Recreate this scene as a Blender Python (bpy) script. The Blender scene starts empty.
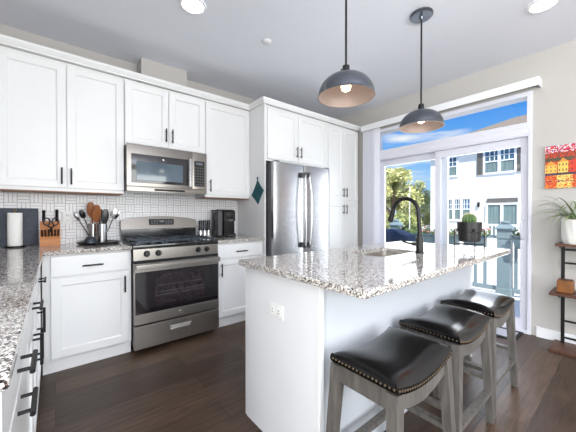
import bpy, bmesh, math, random
from mathutils import Vector, Matrix
random.seed(7)
S = bpy.context.scene
COL = S.collection
PI = math.pi

# ---------------------------------------------------------------- camera, sky, sun, area lights, exposure
cam_d = bpy.data.cameras.new('camera'); cam = bpy.data.objects.new('camera', cam_d); COL.objects.link(cam)
cam.location = (0, 0, 1.185)
cam.rotation_euler = (math.radians(90 - 0.438), 0, math.radians(-39.38))
cam_d.sensor_width = 36; cam_d.lens = 36 * 284.9 / 576
cam_d.clip_start = 0.02; cam_d.clip_end = 300
S.camera = cam
S.view_settings.view_transform = 'Standard'
try: S.view_settings.look = 'None'
except Exception: pass
S.view_settings.gamma = 1.0
S.view_settings.use_curve_mapping = False
S.view_settings.exposure = 0.05

def build_world():
    w = bpy.data.worlds.new('sky'); S.world = w; w.use_nodes = True
    nt = w.node_tree; N = nt.nodes; L = nt.links; N.clear()
    out = N.new('ShaderNodeOutputWorld'); bg = N.new('ShaderNodeBackground')
    tc = N.new('ShaderNodeTexCoord'); sep = N.new('ShaderNodeSeparateXYZ')
    L.new(tc.outputs['Generated'], sep.inputs[0])
    ramp = N.new('ShaderNodeValToRGB'); e = ramp.color_ramp.elements
    e[0].position = 0.0; e[0].color = (.62, .82, 1.0, 1)
    e[1].position = .45; e[1].color = (.035, .22, .78, 1)
    m = ramp.color_ramp.elements.new(.17); m.color = (.20, .50, .96, 1)
    m = ramp.color_ramp.elements.new(.29); m.color = (.075, .33, .90, 1)
    L.new(sep.outputs['Z'], ramp.inputs[0])
    mp = N.new('ShaderNodeMapping'); mp.inputs['Scale'].default_value = (2.2, 2.2, 11)
    mp.inputs['Location'].default_value = (1.3, .4, .2)
    L.new(tc.outputs['Generated'], mp.inputs[0])
    no = N.new('ShaderNodeTexNoise'); no.inputs['Scale'].default_value = 1.6; no.inputs['Detail'].default_value = 6
    L.new(mp.outputs[0], no.inputs['Vector'])
    cr = N.new('ShaderNodeValToRGB'); cr.color_ramp.elements[0].position = .56; cr.color_ramp.elements[1].position = .72
    L.new(no.outputs['Fac'], cr.inputs[0])
    mix = N.new('ShaderNodeMix'); mix.data_type = 'RGBA'
    L.new(cr.outputs[0], mix.inputs['Factor']); L.new(ramp.outputs[0], mix.inputs['A'])
    mix.inputs['B'].default_value = (.93, .95, 1, 1)
    L.new(mix.outputs['Result'], bg.inputs['Color']); bg.inputs['Strength'].default_value = 1.0
    L.new(bg.outputs[0], out.inputs[0])
build_world()

sun_d = bpy.data.lights.new('sun', 'SUN'); sun_d.energy = 7; sun_d.angle = .01; sun_d.color = (1, .96, .9)
sun = bpy.data.objects.new('sun', sun_d); COL.objects.link(sun)
sun.rotation_euler = Vector((.42, .50, -.80)).to_track_quat('-Z', 'Y').to_euler()

def area(name, loc, aim, sx, sy, power, color=(1, 1, 1)):
    d = bpy.data.lights.new(name, 'AREA'); d.shape = 'RECTANGLE'; d.size = sx; d.size_y = sy; d.energy = power; d.color = color
    o = bpy.data.objects.new(name, d); COL.objects.link(o); o.location = loc
    o.rotation_euler = (Vector(aim) - Vector(loc)).to_track_quat('-Z', 'Z').to_euler()
    return o
# daylight through the living-room windows behind the camera (they stand in the window openings built below)
area('daylight_rear', (1.0, -3.12, 1.45), (1.0, 0, 1.40), 3.2, 1.7, 128, (.985, 1, .955))
area('daylight_side', (-3.12, -1.2, 1.45), (0, -1.0, 1.42), 2.6, 1.7, 156, (.985, 1, .95))
# added unseen fill behind the camera, aimed up only to brighten the ceiling
area('ceiling_fill', (0.2, -1.6, 1.75), (0.2, -1.6, 3), 1.6, 1.2, 160, (.95, .975, 1))
# daylight coming in at the glass patio door
area('daylight_door', (3.82, 1.5, 1.25), (0, 1.5, 1.0), 1.6, 2.1, 45, (.93, .96, 1))

# ---------------------------------------------------------------- materials
def new_mat(name):
    m = bpy.data.materials.new(name); m.use_nodes = True
    nt = m.node_tree; b = nt.nodes['Principled BSDF']
    return m, nt, b
def lin(r, g, b):
    f = lambda c: ((c / 255 + .055) / 1.055) ** 2.4 if c > 10 else c / 255 / 12.92
    return (f(r), f(g), f(b), 1)
def mat(name, rgb, rough=.5, metal=0, var=.0, scale=20, stretch=(1, 1, 1), bump=0, coat=0, emit=None, estr=0, spec=None):
    m, nt, b = new_mat(name); N, L = nt.nodes, nt.links
    c = lin(*rgb)
    b.inputs['Roughness'].default_value = rough; b.inputs['Metallic'].default_value = metal
    b.inputs['Coat Weight'].default_value = coat; b.inputs['Coat Roughness'].default_value = .08
    if spec is not None: b.inputs['Specular IOR Level'].default_value = spec
    tc = N.new('ShaderNodeTexCoord'); mp = N.new('ShaderNodeMapping'); mp.inputs['Scale'].default_value = stretch
    no = N.new('ShaderNodeTexNoise'); no.inputs['Scale'].default_value = scale; no.inputs['Detail'].default_value = 4
    L.new(tc.outputs['Object'], mp.inputs[0]); L.new(mp.outputs[0], no.inputs['Vector'])
    r = N.new('ShaderNodeValToRGB'); r.color_ramp.elements[0].position = .3; r.color_ramp.elements[1].position = .7
    r.color_ramp.elements[0].color = tuple(x * (1 - var) for x in c[:3]) + (1,)
    r.color_ramp.elements[1].color = tuple(min(1, x * (1 + var)) for x in c[:3]) + (1,)
    L.new(no.outputs['Fac'], r.inputs[0]); L.new(r.outputs[0], b.inputs['Base Color'])
    if bump:
        bp = N.new('ShaderNodeBump'); bp.inputs['Strength'].default_value = bump; bp.inputs['Distance'].default_value = .003
        L.new(no.outputs['Fac'], bp.inputs['Height']); L.new(bp.outputs[0], b.inputs['Normal'])
    if emit:
        b.inputs['Emission Color'].default_value = lin(*emit); b.inputs['Emission Strength'].default_value = estr
    return m

def granite():
    m, nt, b = new_mat('granite'); N, L = nt.nodes, nt.links
    tc = N.new('ShaderNodeTexCoord')
    no0 = N.new('ShaderNodeTexNoise'); no0.inputs['Scale'].default_value = 60; no0.inputs['Detail'].default_value = 3
    L.new(tc.outputs['Object'], no0.inputs['Vector'])
    add = N.new('ShaderNodeMix'); add.data_type = 'VECTOR'; add.inputs['Factor'].default_value = .006
    L.new(tc.outputs['Object'], add.inputs['A']); L.new(no0.outputs['Color'], add.inputs['B'])
    def layer(scale, stops):
        v = N.new('ShaderNodeTexVoronoi'); v.inputs['Scale'].default_value = scale
        L.new(add.outputs['Result'], v.inputs['Vector'])
        s = N.new('ShaderNodeSeparateColor'); L.new(v.outputs['Color'], s.inputs[0])
        r = N.new('ShaderNodeValToRGB'); r.color_ramp.interpolation = 'CONSTANT'
        e = r.color_ramp.elements
        e[0].position = 0; e[0].color = stops[0][1]; e[1].position = stops[1][0]; e[1].color = stops[1][1]
        for p, c in stops[2:]:
            q = r.color_ramp.elements.new(p); q.color = c
        L.new(s.outputs[0], r.inputs[0]); return r, s
    a, sa = layer(205, [(0, lin(214, 208, 201)), (.22, lin(236, 233, 228)), (.42, lin(184, 175, 168)), (.60, lin(142, 132, 126)), (.75, lin(88, 83, 82)), (.85, lin(28, 27, 28))])
    c, sc = layer(440, [(0, lin(30, 28, 28)), (.5, lin(120, 100, 88)), (.75, lin(235, 230, 224))])
    g = N.new('ShaderNodeMath'); g.operation = 'GREATER_THAN'; g.inputs[1].default_value = .80
    L.new(sc.outputs[1], g.inputs[0])
    mix = N.new('ShaderNodeMix'); mix.data_type = 'RGBA'
    L.new(g.outputs[0], mix.inputs['Factor']); L.new(a.outputs[0], mix.inputs['A']); L.new(c.outputs[0], mix.inputs['B'])
    L.new(mix.outputs['Result'], b.inputs['Base Color'])
    b.inputs['Roughness'].default_value = .07; b.inputs['Specular IOR Level'].default_value = .8
    return m

def floor_wood():
    m, nt, b = new_mat('dark_plank_floor'); N, L = nt.nodes, nt.links
    tc = N.new('ShaderNodeTexCoord')
    br = N.new('ShaderNodeTexBrick'); br.offset = .37; br.inputs['Scale'].default_value = 1
    br.inputs['Brick Width'].default_value = 1.25; br.inputs['Row Height'].default_value = .185
    br.inputs['Mortar Size'].default_value = .0018; br.inputs['Mortar Smooth'].default_value = .3
    br.inputs['Color1'].default_value = lin(68, 53, 44); br.inputs['Color2'].default_value = lin(98, 79, 66)
    br.inputs['Mortar'].default_value = lin(34, 26, 23); br.inputs['Bias'].default_value = -.05
    L.new(tc.outputs['Object'], br.inputs['Vector'])
    mp = N.new('ShaderNodeMapping'); mp.inputs['Scale'].default_value = (1.4, 16, 1)
    L.new(tc.outputs['Object'], mp.inputs[0])
    no = N.new('ShaderNodeTexNoise'); no.inputs['Scale'].default_value = 3.2; no.inputs['Detail'].default_value = 8; no.inputs['Distortion'].default_value = .6
    L.new(mp.outputs[0], no.inputs['Vector'])
    r = N.new('ShaderNodeValToRGB'); r.color_ramp.elements[0].position = .32; r.color_ramp.elements[1].position = .72
    r.color_ramp.elements[0].color = (.55, .53, .51, 1); r.color_ramp.elements[1].color = (1.25, 1.22, 1.18, 1)
    L.new(no.outputs['Fac'], r.inputs[0])
    mx = N.new('ShaderNodeMix'); mx.data_type = 'RGBA'; mx.blend_type = 'MULTIPLY'; mx.inputs['Factor'].default_value = 1
    L.new(br.outputs['Color'], mx.inputs['A']); L.new(r.outputs[0], mx.inputs['B'])
    L.new(mx.outputs['Result'], b.inputs['Base Color'])
    rr = N.new('ShaderNodeMapRange'); rr.inputs['To Min'].default_value = .30; rr.inputs['To Max'].default_value = .48
    L.new(no.outputs['Fac'], rr.inputs['Value']); L.new(rr.outputs[0], b.inputs['Roughness'])
    b.inputs['Specular IOR Level'].default_value = .32
    bp = N.new('ShaderNodeBump'); bp.inputs['Strength'].default_value = .25; bp.inputs['Distance'].default_value = .002; bp.invert = True
    L.new(br.outputs['Fac'], bp.inputs['Height']); L.new(bp.outputs[0], b.inputs['Normal'])
    return m

def basket_tile():
    # white basket-weave mosaic: square blocks of three sticks, turned in turn
    m, nt, b = new_mat('basketweave_tile'); N, L = nt.nodes, nt.links
    tc = N.new('ShaderNodeTexCoord'); sp = N.new('ShaderNodeSeparateXYZ'); L.new(tc.outputs['Object'], sp.inputs[0])
    def M(op, a, bb=None, c=None):
        n = N.new('ShaderNodeMath'); n.operation = op
        for i, v in enumerate((a, bb, c)):
            if v is None: continue
            if isinstance(v, (int, float)): n.inputs[i].default_value = v
            else: L.new(v, n.inputs[i])
        return n.outputs[0]
    s = .080
    u = M('DIVIDE', M('ADD', sp.outputs['X'], 10), s); v = M('DIVIDE', M('ADD', sp.outputs['Z'], 10), s)
    par = M('MODULO', M('ADD', M('FLOOR', u), M('FLOOR', v)), 2)
    fu, fv = M('FRACT', u), M('FRACT', v)
    w = N.new('ShaderNodeMix'); L.new(par, w.inputs['Factor']); L.new(fu, w.inputs['A']); L.new(fv, w.inputs['B'])
    lo = N.new('ShaderNodeMix'); L.new(par, lo.inputs['Factor']); L.new(fv, lo.inputs['A']); L.new(fu, lo.inputs['B'])
    f3 = M('FRACT', M('MULTIPLY', w.outputs[0], 3))
    d1 = M('MULTIPLY', M('MINIMUM', f3, M('SUBTRACT', 1, f3)), 1 / 3)
    d2 = M('MINIMUM', lo.outputs[0], M('SUBTRACT', 1, lo.outputs[0]))
    d = M('MINIMUM', d1, d2)
    r = N.new('ShaderNodeMapRange'); r.inputs['From Min'].default_value = .014; r.inputs['From Max'].default_value = .034
    L.new(d, r.inputs['Value'])
    mix = N.new('ShaderNodeMix'); mix.data_type = 'RGBA'; L.new(r.outputs[0], mix.inputs['Factor'])
    mix.inputs['A'].default_value = lin(172, 168, 172); mix.inputs['B'].default_value = lin(238, 236, 238)
    L.new(mix.outputs['Result'], b.inputs['Base Color']); b.inputs['Roughness'].default_value = .25
    bp = N.new('ShaderNodeBump'); bp.inputs['Strength'].default_value = .4; bp.inputs['Distance'].default_value = .002
    L.new(r.outputs[0], bp.inputs['Height']); L.new(bp.outputs[0], b.inputs['Normal'])
    return m

def glass(name='pane_glass', tint=(.97, .985, .98), refl=.10):
    m, nt, b = new_mat(name); N, L = nt.nodes, nt.links
    N.remove(b); out = N['Material Output']
    t = N.new('ShaderNodeBsdfTransparent'); t.inputs[0].default_value = tint + (1,)
    g = N.new('ShaderNodeBsdfGlossy'); g.inputs['Roughness'].default_value = .01
    fr = N.new('ShaderNodeFresnel'); fr.inputs[0].default_value = 1.35
    mx = N.new('ShaderNodeMixShader'); L.new(fr.outputs[0], mx.inputs[0]); L.new(t.outputs[0], mx.inputs[1]); L.new(g.outputs[0], mx.inputs[2])
    L.new(mx.outputs[0], out.inputs[0]); return m

def vcol_mat(name, rough=.7):
    m, nt, b = new_mat(name); a = nt.nodes.new('ShaderNodeAttribute'); a.attribute_name = 'paint'
    nt.links.new(a.outputs['Color'], b.inputs['Base Color']); b.inputs['Roughness'].default_value = rough
    return m

def leaf_mat(name, c1, c2, trans=.3):
    m, nt, b = new_mat(name); N, L = nt.nodes, nt.links
    tc = N.new('ShaderNodeTexCoord'); no = N.new('ShaderNodeTexNoise'); no.inputs['Scale'].default_value = 2.2; no.inputs['Detail'].default_value = 6
    L.new(tc.outputs['Object'], no.inputs['Vector'])
    r = N.new('ShaderNodeValToRGB'); r.color_ramp.elements[0].position = .38; r.color_ramp.elements[1].position = .62
    r.color_ramp.elements[0].color = lin(*c1); r.color_ramp.elements[1].color = lin(*c2)
    L.new(no.outputs['Fac'], r.inputs[0]); L.new(r.outputs[0], b.inputs['Base Color'])
    b.inputs['Roughness'].default_value = .6
    return m

def blind_mat():
    m, nt, b = new_mat('blind_vinyl'); N, L = nt.nodes, nt.links
    b.inputs['Base Color'].default_value = lin(238, 238, 246); b.inputs['Roughness'].default_value = .45
    t = N.new('ShaderNodeBsdfTranslucent'); t.inputs[0].default_value = lin(222, 226, 242)
    mx = N.new('ShaderNodeMixShader'); mx.inputs[0].default_value = .2
    L.new(b.outputs[0], mx.inputs[1]); L.new(t.outputs[0], mx.inputs[2]); L.new(mx.outputs[0], N['Material Output'].inputs[0])
    return m

M = dict(
    wall=mat('wall_paint', (191, 187, 183), .85, var=.01, scale=60, bump=.03),
    ceil=mat('ceiling_paint', (230, 232, 240), .9, var=.008, scale=40),
    trim=mat('white_trim', (240, 240, 242), .35, var=.005),
    cab=mat('cabinet_white', (240, 240, 240), .32, var=.006, scale=8),
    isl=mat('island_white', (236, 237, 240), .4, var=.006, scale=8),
    isl_side=mat('island_side_grey', (203, 208, 216), .45, var=.006, scale=8),  # greyer than the island white, with shade under the overhang put into the colour
    maple=mat('maple_underside', (150, 104, 70), .5, var=.1, scale=10),
    potblack=mat('matte_black_pot', (24, 23, 25), .45),
    btnwhite=mat('satin_pull', (222, 220, 216), .4, .6),
    granite=granite(), floor=floor_wood(), tile=basket_tile(),
    steel=mat('brushed_steel', (166, 166, 169), .27, 1, var=.12, scale=6, stretch=(1, 1, 60), bump=.02),
    steel_h=mat('brushed_steel_warm', (170, 165, 160), .36, 1, var=.05, scale=6, stretch=(1, 60, 60), bump=.02),
    sink=mat('sink_steel', (214, 208, 202), .32, 1, var=.04, scale=10),
    steel_d=mat('range_steel', (138, 133, 128), .3, 1, var=.08, scale=6, stretch=(1, 60, 60), bump=.02),
    chrome=mat('polished_steel', (225, 225, 225), .12, 1),
    black=mat('black_metal', (26, 25, 26), .38, .3),
    blackpl=mat('black_plastic', (20, 20, 22), .28),
    iron=mat('cast_iron', (66, 72, 82), .3, .5, var=.2, scale=90, bump=.1),
    enamel=mat('black_enamel', (22, 23, 26), .12, coat=.5),
    oven_glass=mat('oven_glass', (24, 20, 24), .04, spec=.9, coat=.4),
    oven_in=mat('oven_window', (44, 36, 40), .06, var=.25, scale=30, coat=.4),
    mw_glass=mat('microwave_window', (92, 108, 120), .05, var=.06, scale=4, coat=.5),
    mw_frame=mat('microwave_black', (40, 40, 44), .1, coat=.3),
    dark=mat('dark_gap', (18, 17, 18), .8),
    grey_side=mat('fridge_side', (92, 92, 96), .4, .2),
    glass=glass(),
    vinyl=mat('window_vinyl', (224, 224, 234), .35),
    blind=blind_mat(),
    slate=mat('slate_board', (62, 68, 82), .6, var=.22, scale=26, bump=.15),
    paper=mat('paper_towel', (246, 245, 242), .9, var=.02, scale=120, bump=.2),
    bamboo=mat('bamboo_wood', (196, 128, 76), .45, var=.16, scale=9, stretch=(1, 1, 12)),
    spoonwood=mat('spoon_wood', (150, 92, 52), .5, var=.2, scale=14, stretch=(10, 10, 1)),
    teal=mat('teal_cloth', (24, 84, 90), .85, var=.12, scale=200, bump=.4),
    leather=mat('black_leather', (12, 11, 12), .19, var=.25, scale=14, bump=.05, spec=.4),
    brass=mat('antique_brass', (132, 114, 94), .3, 1),
    greywood=mat('weathered_grey_wood', (94, 90, 86), .5, var=.3, scale=9, stretch=(6, 6, 1), bump=.12),
    shade=mat('gunmetal_shade', (94, 98, 106), .3, .8, var=.05, scale=5),
    shade_in=mat('shade_inside', (172, 158, 152), .45, .15),
    bulb=mat('bulb_glow', (255, 240, 215), .3, emit=(255, 222, 180), estr=4),
    can=mat('downlight_lens', (255, 255, 255), .4, emit=(255, 250, 240), estr=9),
    rustwood=mat('brown_shelf_wood', (88, 54, 38), .45, var=.25, scale=10, stretch=(8, 1, 8)),
    candle=mat('amber_candle', (132, 84, 44), .35, var=.3, scale=20, stretch=(1, 1, .3)),
    ceramic=mat('white_ceramic', (240, 238, 232), .35, var=.03, scale=55, bump=.6),
    leaf=leaf_mat('spider_leaf', (96, 122, 72), (178, 194, 140)),
    soil=mat('potting_soil', (58, 44, 34), .95, var=.3, scale=80, bump=.5),
    cactus=mat('cactus_green', (84, 112, 66), .6, var=.2, scale=60, bump=.4),
    spine=mat('cactus_spine', (214, 204, 150), .6),
    mat_b=mat('mat_border', (22, 22, 24), .6),
    mat_c=mat('mat_centre', (190, 192, 202), .35, var=.08, scale=60),
    deck=mat('deck_boards', (232, 228, 222), .6, var=.05, scale=6, stretch=(1, 20, 1)),
    ground=mat('pale_concrete', (214, 212, 208), .9, var=.06, scale=2),
    railp=mat('railing_blue_grey', (124, 142, 148), .5, var=.05, scale=12),
    planter=mat('planter_grey', (92, 112, 118), .5, var=.06),
    plantleaf=leaf_mat('planter_leaf', (40, 66, 34), (112, 136, 76)),
    flower=mat('pink_flower', (226, 150, 140), .7),
    grill=mat('navy_cover', (26, 40, 66), .6, var=.15, scale=8, bump=.1),
    stucco=mat('white_stucco', (246, 245, 243), .9, var=.01, scale=30),
    roof=mat('tan_shingles', (138, 124, 108), .9, var=.1, scale=25),
    shutter=mat('taupe_shutter', (110, 106, 100), .6),
    winblue=mat('far_window_glass', (74, 108, 132), .05, var=.3, scale=1.4, coat=.4),
    curtain=mat('far_curtain', (118, 138, 138), .8, var=.3, scale=3, stretch=(1, 6, .2)),
    tree1=leaf_mat('tree_leaf', (164, 168, 92), (238, 234, 168)),
    tree2=leaf_mat('tree_leaf_dark', (116, 134, 76), (200, 204, 130)),
    bark=mat('bark', (92, 76, 60), .9, var=.3, scale=20, bump=.5),
    paint=vcol_mat('canvas_paint', .6),
    plate=mat('outlet_plate', (240, 240, 238), .3),
    pole=mat('pole_white', (232, 230, 226), .5),
    lcd=mat('clock_display', (10, 12, 14), .15, emit=(190, 205, 215), estr=.25),
    btn=mat('button_grey', (112, 112, 116), .5),
)

# ---------------------------------------------------------------- mesh building helpers
class MB:
    def __init__(s): s.bm = bmesh.new(); s.X = Matrix.Identity(4); s.mi = 0
    def _fin(s, verts, faces):
        for f in faces: f.material_index = s.mi
        bmesh.ops.transform(s.bm, matrix=s.X, verts=verts)
    def box(s, x0, x1, y0, y1, z0, z1, bev=0, seg=2, R=None):
        r = bmesh.ops.create_cube(s.bm, size=1); v = r['verts']
        for q in v:
            q.co = Vector(((x0 + x1) / 2 + q.co.x * (x1 - x0), (y0 + y1) / 2 + q.co.y * (y1 - y0), (z0 + z1) / 2 + q.co.z * (z1 - z0)))
        if R is not None: bmesh.ops.transform(s.bm, matrix=R, verts=v)
        if bev:
            ed = list({e for q in v for e in q.link_edges})
            g = bmesh.ops.bevel(s.bm, geom=ed, offset=bev, segments=seg, affect='EDGES', profile=.7)
            fs = set(g['faces']); vs = set(g['verts'])
            # collect the connected island
            st = list(vs); seen = set(vs)
            while st:
                q = st.pop()
                for e in q.link_edges:
                    o = e.other_vert(q)
                    if o not in seen: seen.add(o); st.append(o)
            v = list(seen)
        fs = {f for q in v for f in q.link_faces}
        s._fin(v, fs); return s
    def loft(s, rings, cap0=True, cap1=True, closed=True):
        vs = [[s.bm.verts.new(p) for p in r] for r in rings]; fs = []
        n = len(rings[0])
        for a, b in zip(vs[:-1], vs[1:]):
            for i in range(n if closed else n - 1):
                j = (i + 1) % n
                try: fs.append(s.bm.faces.new((a[i], a[j], b[j], b[i])))
                except ValueError: pass
        if cap0: fs.append(s.bm.faces.new(vs[0][::-1]))
        if cap1: fs.append(s.bm.faces.new(vs[-1]))
        s._fin([q for r in vs for q in r], fs); return s
    def lathe(s, prof, c=(0, 0, 0), seg=28, cap0=True, cap1=True, axis=None):
        rings = [[Vector((r * math.cos(2 * PI * k / seg), r * math.sin(2 * PI * k / seg), z)) for k in range(seg)] for r, z in prof]
        Q = Matrix.Translation(c)
        if axis is not None: Q = Q @ Vector(axis).to_track_quat('Z', 'Y').to_matrix().to_4x4()
        return s.loft([[Q @ p for p in r] for r in rings], cap0, cap1)
    def cyl(s, p0, p1, r0, r1=None, seg=14):
        r1 = r0 if r1 is None else r1
        d = Vector(p1) - Vector(p0)
        return s.lathe([(r0, 0), (r1, d.length)], p0, seg, axis=d)
    def bar(s, p0, p1, w, d, w1=None, d1=None, up=(0, 1, 0)):
        # rectangular bar whose section sides follow `up`
        p0, p1 = Vector(p0), Vector(p1); w1 = w1 or w; d1 = d1 or d
        t = (p1 - p0).normalized(); a = Vector(up).cross(t).normalized(); b = t.cross(a)
        q = lambda p, w, d: [p + a * w / 2 * i + b * d / 2 * j for i, j in ((-1, -1), (1, -1), (1, 1), (-1, 1))]
        return s.loft([q(p0, w, d), q(p1, w1, d1)])
    def tube(s, pts, r, seg=10, cap=True):
        pts = [Vector(p) for p in pts]; rings = []; prev = None
        rr = r if isinstance(r, (list, tuple)) else [r] * len(pts)
        for i, p in enumerate(pts):
            t = (pts[min(i + 1, len(pts) - 1)] - pts[max(i - 1, 0)]).normalized()
            if prev is None:
                a = t.orthogonal().normalized()
            else:
                a = (prev - t * prev.dot(t)).normalized()
            prev = a; b = t.cross(a)
            rings.append([p + (a * math.cos(2 * PI * k / seg) + b * math.sin(2 * PI * k / seg)) * rr[i] for k in range(seg)])
        return s.loft(rings, cap, cap)
    def prism(s, poly, f0, f1):
        # poly: list of 2D, f0/f1 functions mapping (a,b) to a 3D point
        return s.loft([[Vector(f0(*p)) for p in poly], [Vector(f1(*p)) for p in poly]])
    def grid(s, fn, nu, nv):
        vs = [[s.bm.verts.new(fn(i / nu, j / nv)) for j in range(nv + 1)] for i in range(nu + 1)]; fs = []
        for i in range(nu):
            for j in range(nv):
                fs.append(s.bm.faces.new((vs[i][j], vs[i + 1][j], vs[i + 1][j + 1], vs[i][j + 1])))
        s._fin([q for r in vs for q in r], fs); return s
    def sphere(s, c, r, sc=(1, 1, 1), u=16, v=10):
        g = bmesh.ops.create_uvsphere(s.bm, u_segments=u, v_segments=v, radius=1)
        for q in g['verts']: q.co = Vector((c[0] + q.co.x * r * sc[0], c[1] + q.co.y * r * sc[1], c[2] + q.co.z * r * sc[2]))
        s._fin(g['verts'], {f for q in g['verts'] for f in q.link_faces}); return s

ORG = {}
def link(name, mb, mats, parent=None, loc=None, smooth=35):
    me = bpy.data.meshes.new(name)
    bmesh.ops.recalc_face_normals(mb.bm, faces=mb.bm.faces[:])
    off = Vector(ORG[parent.name]) if parent is not None else Vector(loc or (0, 0, 0))
    bmesh.ops.translate(mb.bm, vec=-off, verts=mb.bm.verts[:])
    mb.bm.to_mesh(me); mb.bm.free()
    for m in (mats if isinstance(mats, (list, tuple)) else [mats]): me.materials.append(m)
    if smooth:
        me.shade_smooth()
        try: me.set_sharp_from_angle(angle=math.radians(smooth))
        except Exception: pass
    o = bpy.data.objects.new(name, me); COL.objects.link(o)
    if parent is not None: o.parent = parent
    else: o.location = off
    ORG[o.name] = tuple(off)
    return o
def tag(o, label, cat, group=None, kind=None):
    o['label'] = label; o['category'] = cat
    if group: o['group'] = group
    if kind: o['kind'] = kind
    return o
def thing(name, label, cat, loc=(0, 0, 0), group=None):
    o = bpy.data.objects.new(name, None); COL.objects.link(o); o.location = loc; o.empty_display_size = .1
    ORG[o.name] = tuple(loc)
    return tag(o, label, cat, group)
def struct(name, mb, m, smooth=0):
    o = link(name, mb, m, smooth=smooth); o['kind'] = 'structure'; return o
def copy_tree(o, parent=None):
    c = o.copy(); COL.objects.link(c)
    if parent is not None: c.parent = parent
    for ch in list(o.children): copy_tree(ch, c)
    return c
def one(name, label, cat, mb, m, loc=(0, 0, 0), group=None, smooth=35):
    return tag(link(name, mb, m, loc=loc, smooth=smooth), label, cat, group)

def face_negY(y): return Matrix(((1, 0, 0, 0), (0, 0, -1, y), (0, 1, 0, 0), (0, 0, 0, 1)))     # (u,v,n) -> (x, y-n, z)
def face_posX(x): return Matrix(((0, 0, 1, x), (1, 0, 0, 0), (0, 1, 0, 0), (0, 0, 0, 1)))      # (u,v,n) -> (x+n, u, v)
def face_posY(y): return Matrix(((1, 0, 0, 0), (0, 0, 1, y), (0, 1, 0, 0), (0, 0, 0, 1)))

def shaker_mb(F, u0, u1, v0, v1, fw=.058):
    b = MB(); b.X = F; t = .02
    b.box(u0, u0 + fw, v0, v1, 0, t, .0015, 1); b.box(u1 - fw, u1, v0, v1, 0, t, .0015, 1)
    b.box(u0 + fw, u1 - fw, v0, v0 + fw, 0, t, .0015, 1); b.box(u0 + fw, u1 - fw, v1 - fw, v1, 0, t, .0015, 1)
    b.box(u0 + fw - .002, u1 - fw + .002, v0 + fw - .002, v1 - fw + .002, 0, .009)
    # small inner bead
    e = .008
    a0, a1, c0, c1 = u0 + fw, u1 - fw, v0 + fw, v1 - fw
    b.loft([[Vector(p) for p in ((a0, c0, .018), (a1, c0, .018), (a1, c1, .018), (a0, c1, .018))],
            [Vector(p) for p in ((a0 + e, c0 + e, .009), (a1 - e, c0 + e, .009), (a1 - e, c1 - e, .009), (a0 + e, c1 - e, .009))]], False, False)
    return b
def pull_mb(F, u, v, vertical=True, ln=.135):
    b = MB(); b.X = F
    h = ln / 2; g = .044; n0, n1 = .018, .05
    if vertical:
        b.cyl((u, v - h, n1), (u, v + h, n1), .0062)
        for s in (-g, g): b.cyl((u, v + s, n0), (u, v + s, n1), .0048)
    else:
        b.cyl((u - h, v, n1), (u + h, v, n1), .0062)
        for s in (-g, g): b.cyl((u + s, v, n0), (u + s, v, n1), .0048)
    return b
def add_door(root, F, u0, u1, v0, v1, hu=None, hv=None, vertical=True, name='door', slab=False):
    if slab:
        b = MB(); b.X = F; b.box(u0, u1, v0, v1, 0, .02, .002, 1)
    else: b = shaker_mb(F, u0, u1, v0, v1)
    d = link(name, b, M['cab'], root)
    if hu is not None: link('handle', pull_mb(F, hu, hv, vertical), M['black'], d)
    return d

# ---------------------------------------------------------------- room shell
XW, YB, ZC = 3.613, 3.31, 2.743
b = MB(); b.box(-3.3, 3.75, -3.3, 3.45, -.12, 0); struct('floor', b, M['floor'])
b = MB(); b.box(-3.3, 3.75, -3.3, 3.45, ZC, ZC + .12); struct('ceiling', b, M['ceil'])
b = MB(); b.box(-.84, 3.75, YB, YB + .14, 0, ZC); struct('wall_back', b, M['wall'])
OY0, OY1, OZ = .64, 2.40, 2.385
b = MB(); b.box(XW, 3.75, -3.3, OY0, 0, ZC); b.box(XW, 3.75, OY1, YB, 0, ZC); b.box(XW, 3.75, OY0, OY1, OZ, ZC)
struct('wall_right', b, M['wall'])
b = MB(); b.box(-.84, -.72, .30, YB, 0, ZC); b.box(-3.3, -.84, .30, .42, 0, ZC)
b.box(-3.3, -3.18, -3.3, .30, 0, .55); b.box(-3.3, -3.18, -3.3, .30, 2.35, ZC); b.box(-3.3, -3.18, -3.3, -2.55, .55, 2.35); b.box(-3.3, -3.18, .15, .30, .55, 2.35)
struct('wall_left', b, M['wall'])
b = MB(); b.box(-3.18, XW, -3.3, -3.18, 0, .55); b.box(-3.18, XW, -3.3, -3.18, 2.35, ZC); b.box(-3.18, -.65, -3.3, -3.18, .55, 2.35); b.box(2.65, XW, -3.3, -3.18, .55, 2.35)
struct('wall_front', b, M['wall'])
# duct chase above the cabinets
b = MB(); b.box(.675, 1.135, 3.12, YB, 2.44, ZC, .004, 1); struct('trim_1', b, M['wall'])
b = MB(); b.box(-.715, 1.853, YB - .012, YB - .0005, .90, 1.40); struct('trim_2', b, M['tile'])
b = MB(); b.box(XW - .016, XW - .0005, -3.18, .60, 0, .095, .004, 2); b.box(XW - .022, XW - .0005, -3.18, .60, 0, .02, .004, 2)
struct('baseboard_right', b, M['trim'])

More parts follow.
